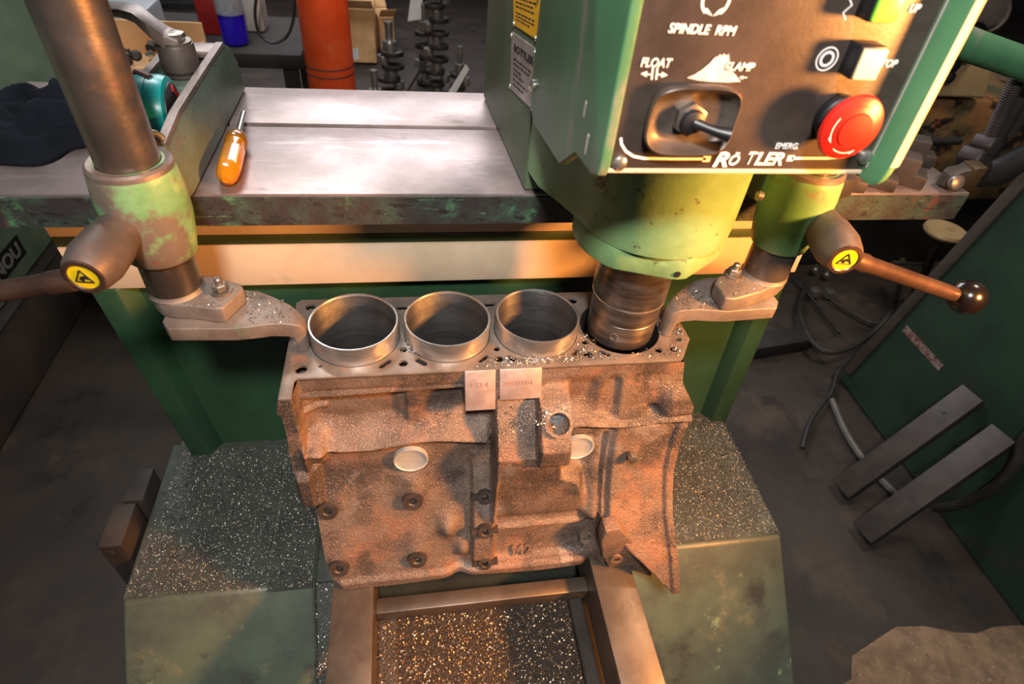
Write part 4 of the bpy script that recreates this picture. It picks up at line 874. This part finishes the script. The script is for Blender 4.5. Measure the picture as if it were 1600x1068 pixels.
# tray of bits in a cardboard box just behind the table
tb = at(225, 90, y=1.35)
bn2 = thing('parts_stand', (-.62, 1.4, 0), 'dark stand behind the left end of the table holding the box of bits', 'stand')
zs = .95
bm = B(); box(bm, (-.66, 1.24, zs-.03), (-.42, 1.60, zs)); obj('stand_top', bm, M_dark, bn2, .004, 1)
for x_ in (-.65, -.46):
    for y_ in (1.24, 1.57): bm = B(); box(bm, (x_, y_, 0), (x_+.03, y_+.03, zs-.031)); obj('leg', bm, M_dark, bn2, .002, 1)
cbx = thing('parts_box', (-.60, 1.4, zs), 'open brown cardboard box of metal bits behind the strap lever', 'box')
bx1, bx2 = -.64, -.45; hh = .075
for a_, b_, nm in (((bx1, 1.26, zs+.001), (bx2, 1.266, zs+.03), 'box_side'), ((bx1, 1.55, zs+.001), (bx2, 1.556, zs+hh-.005), 'box_flap'), ((bx1, 1.267, zs+.001), (bx1+.006, 1.549, zs+hh), 'box_side'), ((bx2-.006, 1.267, zs+.001), (bx2, 1.549, zs+.035), 'box_side'), ((bx1+.007, 1.267, zs+.001), (bx2-.007, 1.549, zs+.006), 'box_bottom')):
    bm = B(); box(bm, a_, b_); obj(nm, bm, M_card if nm != 'box_side' or a_[1] > 1.265 else M_plastic, cbx, .001, 1)
for k in range(18):
    x_, y_ = random.uniform(bx1+.04, bx2-.035), random.uniform(1.29, 1.53); an = Vector((random.uniform(-1, 1), random.uniform(-1, 1), random.uniform(-.2, .4))).normalized(); r_ = random.uniform(.007, .013)
    bm = B(); p_ = Vector((x_, y_, zs+.022+random.uniform(0, .012))); lathe(bm, [(r_*.5, -r_*1.1), (r_, -r_), (r_, r_*.6), (r_*.6, r_*.7), (r_*.6, r_*1.2)], p_, an, 10); o = obj('metal_bit', bm, random.choice((M_screw, M_crankd, M_crankd)), None); tag(o, 'small loose metal bit in the brown cardboard box', 'metal part', 'metal bits in the cardboard box')
pl_ = at(190, 38, y=1.78)
cuboid('grey_bin', (pl_.x-.10, 1.74, .5), (pl_.x+.06, 1.93, pl_.z+.03), mat('pale grey plastic', '#8f949c', '#80858c', 6, .5), 'pale grey bin showing under the strap lever', 'bin', .01)
cuboid('bin_stand', (pl_.x-.12, 1.72, .0), (pl_.x+.08, 1.94, .499), M_dark, 'dark stand under the pale grey bin', 'stand', .01)
# cardboard boxes on the floor
def cbox(px0, px1, pyt, pyb, y_, dep, rot, lab):
    p0, p1 = at(px0, pyb, y=y_), at(px1, pyb, y=y_); h_ = at((px0+px1)/2, pyt, y=y_).z
    t = thing('cardboard_box', ((p0.x+p1.x)/2, y_+dep/2, 0), lab, 'box', 'cardboard boxes on the floor'); w_ = p1.x-p0.x; c_ = Vector(((p0.x+p1.x)/2, y_+dep/2, 0)); M3 = Matrix.Rotation(math.radians(rot), 3, 'Z')
    bm = B(); box(bm, (-w_/2, -dep/2, .002), (w_/2, dep/2, h_)); bmesh.ops.transform(bm, matrix=Matrix.Translation(c_) @ M3.to_4x4(), verts=bm.verts); obj('box_body', bm, M_card, t, .004, 1)
    for s in (-1, 1):
        bm = B(); loft(bm, [[(-w_/2, s*dep/2, h_+.001), (w_/2, s*dep/2, h_+.001), (w_/2, s*(dep/2+.10), h_+.07), (-w_/2, s*(dep/2+.10), h_+.07)], [(-w_/2, s*dep/2, h_+.006), (w_/2, s*dep/2, h_+.006), (w_/2, s*(dep/2+.10), h_+.075), (-w_/2, s*(dep/2+.10), h_+.075)]]); bmesh.ops.transform(bm, matrix=Matrix.Translation(c_) @ M3.to_4x4(), verts=bm.verts); obj('box_flap', bm, M_card, t, .001, 1)
    bm = B(); box(bm, (-w_*.42, -dep/2-.003, h_*.06), (-w_*.08, -dep/2-.0002, h_*.28)); bmesh.ops.transform(bm, matrix=Matrix.Translation(c_) @ M3.to_4x4(), verts=bm.verts); obj('box_label', bm, M_paper, t)
    return t
cbox(540, 588, 14, 84, 4.45, .30, 0, 'large cardboard box right of the orange cylinder'); cbox(589, 612, 27, 76, 4.70, .25, 12, 'smaller open cardboard box behind the large one')
cbox(534, 588, -30, 20, 5.4, .4, 4, 'tall cardboard box farthest behind the orange cylinder')
# crankshafts standing on the floor
def crank(px, py, y_, throws, r, lab, h0=.0, tilt=0, py_top=None):
    b_ = at(px, py, y=y_); t = thing('crankshaft', (b_.x, y_, 0), lab, 'crankshaft', 'crankshafts standing on the floor'); z = h0; bx_, by_ = b_.x, y_
    def disk(r0, h, dx=0, dy=0, m=M_crank, nm='journal', seg=24):
        nonlocal z
        bm = B(); lathe(bm, [(r0*.96, z), (r0, z+.004), (r0, z+h-.004), (r0*.96, z+h)], (bx_+dx, by_+dy, 0), seg=seg); obj(nm, bm, m, t); z += h
    def web(dx, dy):
        nonlocal z
        bm = B(); P = []
        for k in range(24):
            a = 2*math.pi*k/24; rr = r*(1.75+.35*math.cos(a-math.atan2(-dy, -dx)))
            P.append((bx_+rr*math.cos(a)*.95, by_+rr*math.sin(a)*.8))
        prism(bm, P, z, z+.028); obj('web', bm, M_crankd, t, .004, 2); z += .028
    disk(r*1.9, .03, m=M_crankd, nm='flange'); 
    for k, (dx, dy) in enumerate(throws):
        disk(r, .045); web(dx, dy); disk(r*.85, .045, dx, dy, nm='pin'); web(dx, dy)
    disk(r, .05); disk(r*.55, .10, nm='snout'); return t
crank(683, 128, 3.85, ((.05, 0), (-.05, 0), (-.05, 0), (.05, 0)), .036, 'tall crankshaft standing on end behind the table')
crank(612, 128, 3.70, ((.04, 0), (-.04, .0)), .040, 'shorter crankshaft standing left of the tall one')
crank(664, 108, 4.1, ((-.04, 0), (.04, 0)), .030, 'crankshaft half hidden behind the tall one')
crank(718, 120, 3.8, ((.04, 0),), .030, 'small crankshaft beside the head casting')
crank(585, 128, 3.35, ((.02, 0),), .034, 'low crankshaft end nearest the orange cylinder')
def sheet(name, P, th, lab, m=M_paper, cat='paper'):
    bm = B(); Q = [Vector(p_) for p_ in P]; n_ = (Q[1]-Q[0]).cross(Q[2]-Q[0]).normalized()*th; loft(bm, [Q, [q_+n_ for q_ in Q]]); return tag(obj(name, bm, m), lab, cat)
sheet('white_card', [at(637, 33, y=4.9), at(658, 30, y=4.9), at(662, -30, y=4.9), at(645, -30, y=4.9)], .004, 'white card standing behind the crankshafts')
def down(a, b): return b+(b-a)*((b.z-.003)/(a.z-b.z))
w0, w1 = at(728, 100, y=2.6), at(733, 108, y=2.6); w2, w3 = at(712, 145, y=2.6), at(700, 145, y=2.6)
sheet('white_strip', [down(w0, w3), down(w1, w2), w1, w0], .003, 'white strip leaning beside the head casting')
sheet('grey_strip', [down(at(668, 86, y=3.4), at(640, 133, y=3.4)), down(at(674, 88, y=3.4), at(650, 125, y=3.4)), at(674, 88, y=3.4), at(668, 86, y=3.4)], .003, 'thin grey metal strip leaning on the tall crankshaft', M_dkbar, 'metal strip')
# dark shelving far behind
for (px0, px1, y_, lab) in ((150, 340, 4.6, 'dark shelving behind the purple bottle'), (600, 760, 6.4, 'dark shelving along the back wall behind the crankshafts')):
    a_, b_ = at(px0, 60, y=y_), at(px1, 60, y=y_); t = thing('shelving', ((a_.x+b_.x)/2, y_+.2, 0), lab, 'shelf')
    for z_ in (.25, .75, 1.25): bm = B(); box(bm, (a_.x, y_, z_), (b_.x, y_+.4, z_+.04)); obj('shelf', bm, M_dark, t, .003, 1)
    for x_ in (a_.x+.02, b_.x-.06):
        for yy_ in (y_+.001, y_+.36): bm = B(); box(bm, (x_, yy_-.002, 0), (x_+.04, yy_+.038, 1.6)); obj('post', bm, M_dark, t, .002, 1)

# ================================================================ right background
# beige lathe-like machine
lb = thing('beige_machine', (1.9, 2.0, 0), 'chipped beige machine behind the control panel on the right', 'machine')
A_ = [at(px, py, y=1.9) for px, py in ((1425, 60), (1562, 70), (1540, 155), (1405, 150))]
bm = B(); loft(bm, [[p_ for p_ in A_], [p_+Vector((.0, .5, 0)) for p_ in A_]]); obj('headstock', bm, M_beige, lb, .012, 3, label='beige headstock cover')
z0_ = A_[3].z-.02; bm = B(); box(bm, (1.35, 1.93, .35), (2.5, 2.4, z0_)); obj('apron', bm, M_rustm, lb, .01, 2, label='chipped rusty apron')
bm = B(); box(bm, (1.3, 1.98, 0), (2.6, 2.4, .349)); obj('pedestal', bm, M_dark, lb, .01, 2)
k_ = at(1520, 62, y=1.86); bm = B(); lathe(bm, [(.05, -.06), (.062, -.03), (.062, .0), (.05, .01), (.048, -.004), (.02, -.006), (.018, .012), (.004, .013)], k_, (0, -1, .5), 36); obj('dial', bm, M_dark, lb, label='dark round dial')
for px, py, r_ in ((1545, 18, .07), (1535, 30, .05)):
    k_ = at(px, py, y=1.95); bm = B(); lathe(bm, [(r_, -.04), (r_, .0), (r_*.9, .008), (r_*.7, .004), (r_*.66, .02), (r_*.2, .022)], k_, (-.3, -1, .4), 36); obj('chuck', bm, M_dkbar, lb)
for px, py in ((1490, 82), (1484, 100), (1476, 118)):
    k_ = at(px, py, y=1.89); bm = B(); lathe(bm, [(.012, 0), (.018, .012), (.018, .03), (.012, .034)], k_, (0, -1, .1), 20); obj('knob', bm, M_plastic, lb)
ra, rb = at(1425, 222, y=1.80), at(1500, 220, y=1.80); bm = B(); rod(bm, ra, rb, .014, seg=16); rod(bm, (ra+rb)/2, (ra+rb)/2+Vector((0, .14, 0)), .012, seg=10); obj('feed_bar', bm, M_dark, lb)
# green support arm and spring-balanced linkage
ar0, ar1 = at(1490, 60, y=.98), at(1640, 120, y=.98)
sa = thing('balance_arm', (ar1.x, .98, 0), 'green tubular balance arm with two black springs beyond the control panel', 'arm')
bm = B(); tube(bm, [ar0+Vector((-.10, 0, .04)), ar0, ar1, Vector((1.3, 1.0, ar1.z-.08)), Vector((1.488, 1.02, ar1.z-.16))], .026, 20, 6); obj('arm_tube', bm, M_green, sa, 0, label='green arm tube')
def spring(a, b, r, n, th, par):
    a, b = Vector(a), Vector(b); u_, v_, d_ = frame(b-a); L_ = (b-a).length; bm = B(); pts = []
    for k in range(n*10+1):
        t = k/(n*10); an = 2*math.pi*k/10; pts.append(a+d_*L_*t+(u_*math.cos(an)+v_*math.sin(an))*r)
    tube(bm, pts, th, 6); obj('spring', bm, M_dkbar, par, 0, label='long coil spring')
spring(at(1598, 104, y=1.0), at(1548, 212, y=1.0), .011, 30, .0022, sa); spring(at(1628, 130, y=1.02), at(1576, 212, y=1.02), .010, 24, .0022, sa)
bm = B(); a_, b_ = at(1620, 110, y=1.03), at(1530, 270, y=1.03); rod(bm, a_, b_, .016, seg=12); obj('link_bar', bm, M_dark, sa, 0)
for px, py, s_ in ((1540, 225, .022), (1521, 245, .024), (1528, 262, .02)):
    p_ = at(px, py, y=1.0); bm = B(); lathe(bm, [(s_*.8, -s_), (s_, -s_*.8), (s_, s_*.8), (s_*.8, s_)], p_, (.3, -1, .2), 6); obj('clevis', bm, M_dkbar, sa, .002, 1)
p_ = at(1555, 270, y=1.02); bm = B(); tube(bm, [at(1530, 270, y=1.03), at(1560, 268, y=1.0), at(1600, 245, y=.98), at(1660, 225, y=.98)], [.03, .03, .026, .02], 16); obj('lower_arm', bm, M_dark, sa, 0)
# small jaw vise tool at the end of the table
jw = thing('clamp_tool', at(1500, 290, z=ZT), 'dark locking-pliers tool resting on the far right corner of the table', 'hand tool')
pa, pb_ = at(1472, 279, z=ZT+.012), at(1512, 268, z=ZT+.020); dj = (pb_-pa)
bm = B(); loft(bm, [[pa+dj*t+Vector((0, w_, h_)) for w_, h_ in ((-a, -.010), (a, -.010), (a, .010), (-a, .010))] for t, a in ((0, .006), (.25, .012), (.6, .010), (1, .014))]); obj('jaw', bm, M_dkbar, jw, .003, 2)
bm = B(); u_ = dj.normalized(); loft(bm, [[at(1500, 285, z=ZT+.004)+Vector((a, b, c_)) for a, b in ((-.006, -.015), (.018, -.012), (.022, .014), (-.004, .012))] for c_ in (0, .028)]); obj('handle', bm, mat('brass brown', '#4a3820', '#33281a', 20, .5, .3), jw, .003, 2)
bm = B(); lathe(bm, [(.008, 0), (.010, .004), (.010, .010), (.006, .012)], pa+Vector((.008, -.01, 0)), (0, -1, .4), 18); obj('pivot', bm, M_bolt, jw)
# beige flange stub below the table end
fs = at(1476, 362, y=1.62)
st = thing('foot_pedal_stand', (fs.x, 1.62, 0), 'thin dark stand with a round beige cap below the right table end', 'stand')
bm = B(); lathe(bm, [(.0001, .0), (.070, .001), (.074, .010), (.070, .020), (.01, .022)], fs-Vector((0, 0, .008)), (0, 0, 1), 36); obj('cap', bm, M_beige, st, 0, label='round beige cap')
bm = B(); rod(bm, fs-Vector((0, 0, .009)), at(1424, 470, z=.002), .016, seg=12); obj('stem', bm, M_dkbar, st)
bm = B(); rod(bm, at(1395, 410, y=1.66), at(1445, 413, y=1.66), .008, seg=10); obj('cross_handle', bm, M_dkbar, st)
# hoses on the floor
def hose(pts, r, lab, m=M_rubber, name='hose', cat='hose', z=None):
    bm = B(); tube(bm, [at(a, b, x=1.475) if c == 'w' else at(a, b, z=(c if c is not None else r+.003)) for a, b, c in pts], r, 8, 8); return tag(obj(name, bm, m), lab, cat)
hose([(1262, 440, None), (1250, 475, .03), (1256, 510, .04), (1275, 540, .05), (1300, 550, .05), (1330, 542, .05), (1362, 520, .06), (1392, 488, .12), (1402, 460, .2), (1410, 430, .3)], .010, 'thick black hose in a loop on the floor behind the right clamp')
hose([(1240, 435, .012), (1270, 468, .012), (1312, 520, .012)], .006, 'thin black cable lying straight on the floor behind the right clamp', name='cable', cat='cable')
hose([(1298, 468, .012), (1330, 488, .012), (1365, 505, .012), (1395, 506, .012)], .007, 'thin black cable running from the floor couplings', name='cable', cat='cable')
hose([(1335, 372, .012), (1375, 384, .012), (1402, 396, .012), (1410, 410, .012)], .014, 'dull green hose curving on the floor under the table end', mat('dull green hose', '#4a5a30', '#3c4a28', 10, .5))
hose([(1340, 356, .008), (1365, 356, .008), (1390, 366, .008), (1393, 373, .008), (1372, 371, .008), (1345, 360, .008)], .008, 'small black hose loop under the table end')
hose([(1400, 495, .012), (1372, 535, .012), (1335, 558, .012), (1310, 580, .012), (1300, 612, .012), (1278, 640, .012), (1263, 668, .012), (1254, 700, .012)], .0075, 'black cable with a loose end on the floor between the machines', name='cable', cat='cable')
hose([(1300, 625, .012), (1318, 668, .012), (1340, 705, .012), (1368, 740, .012), (1400, 772, .012)], .011, 'grey pipe on the floor passing under the leaning bars', mat('grey pipe', '#6a645e', '#57524d', 12, .5, .3), 'pipe', 'pipe')
hose([(1625, 660, 'w'), (1600, 690, 'w'), (1590, 722, 'w'), (1565, 752, 'w'), (1530, 775, 'w'), (1490, 790, 'w'), (1462, 793, 'w')], .014, 'thick black hose curling behind the leaning bars')
cuboid('floor_plank', (1.18, 1.42, .001), (1.47, 1.50, .05), M_dark, 'dark plank on the floor behind the cable', 'plank', .004, 8)
cp = thing('air_coupling', at(1285, 430, z=0), 'pair of small brass air couplings on the floor behind the right clamp', 'coupling')
for px, py in ((1272, 424), (1290, 432)):
    p_ = at(px, py, z=.02); bm = B(); lathe(bm, [(.010, 0), (.016, .006), (.016, .02), (.010, .024), (.010, .045)], p_, (.5, .6, .1), 8); obj('fitting', bm, M_bolt, cp)
for px, py in ((1273, 456), (1296, 458)):
    p_ = at(px, py, z=.02); bm = B(); box(bm, p_-Vector((.018, .018, .017)), p_+Vector((.018, .018, .017))); obj('valve_body', bm, M_screw, cp, .004, 2)
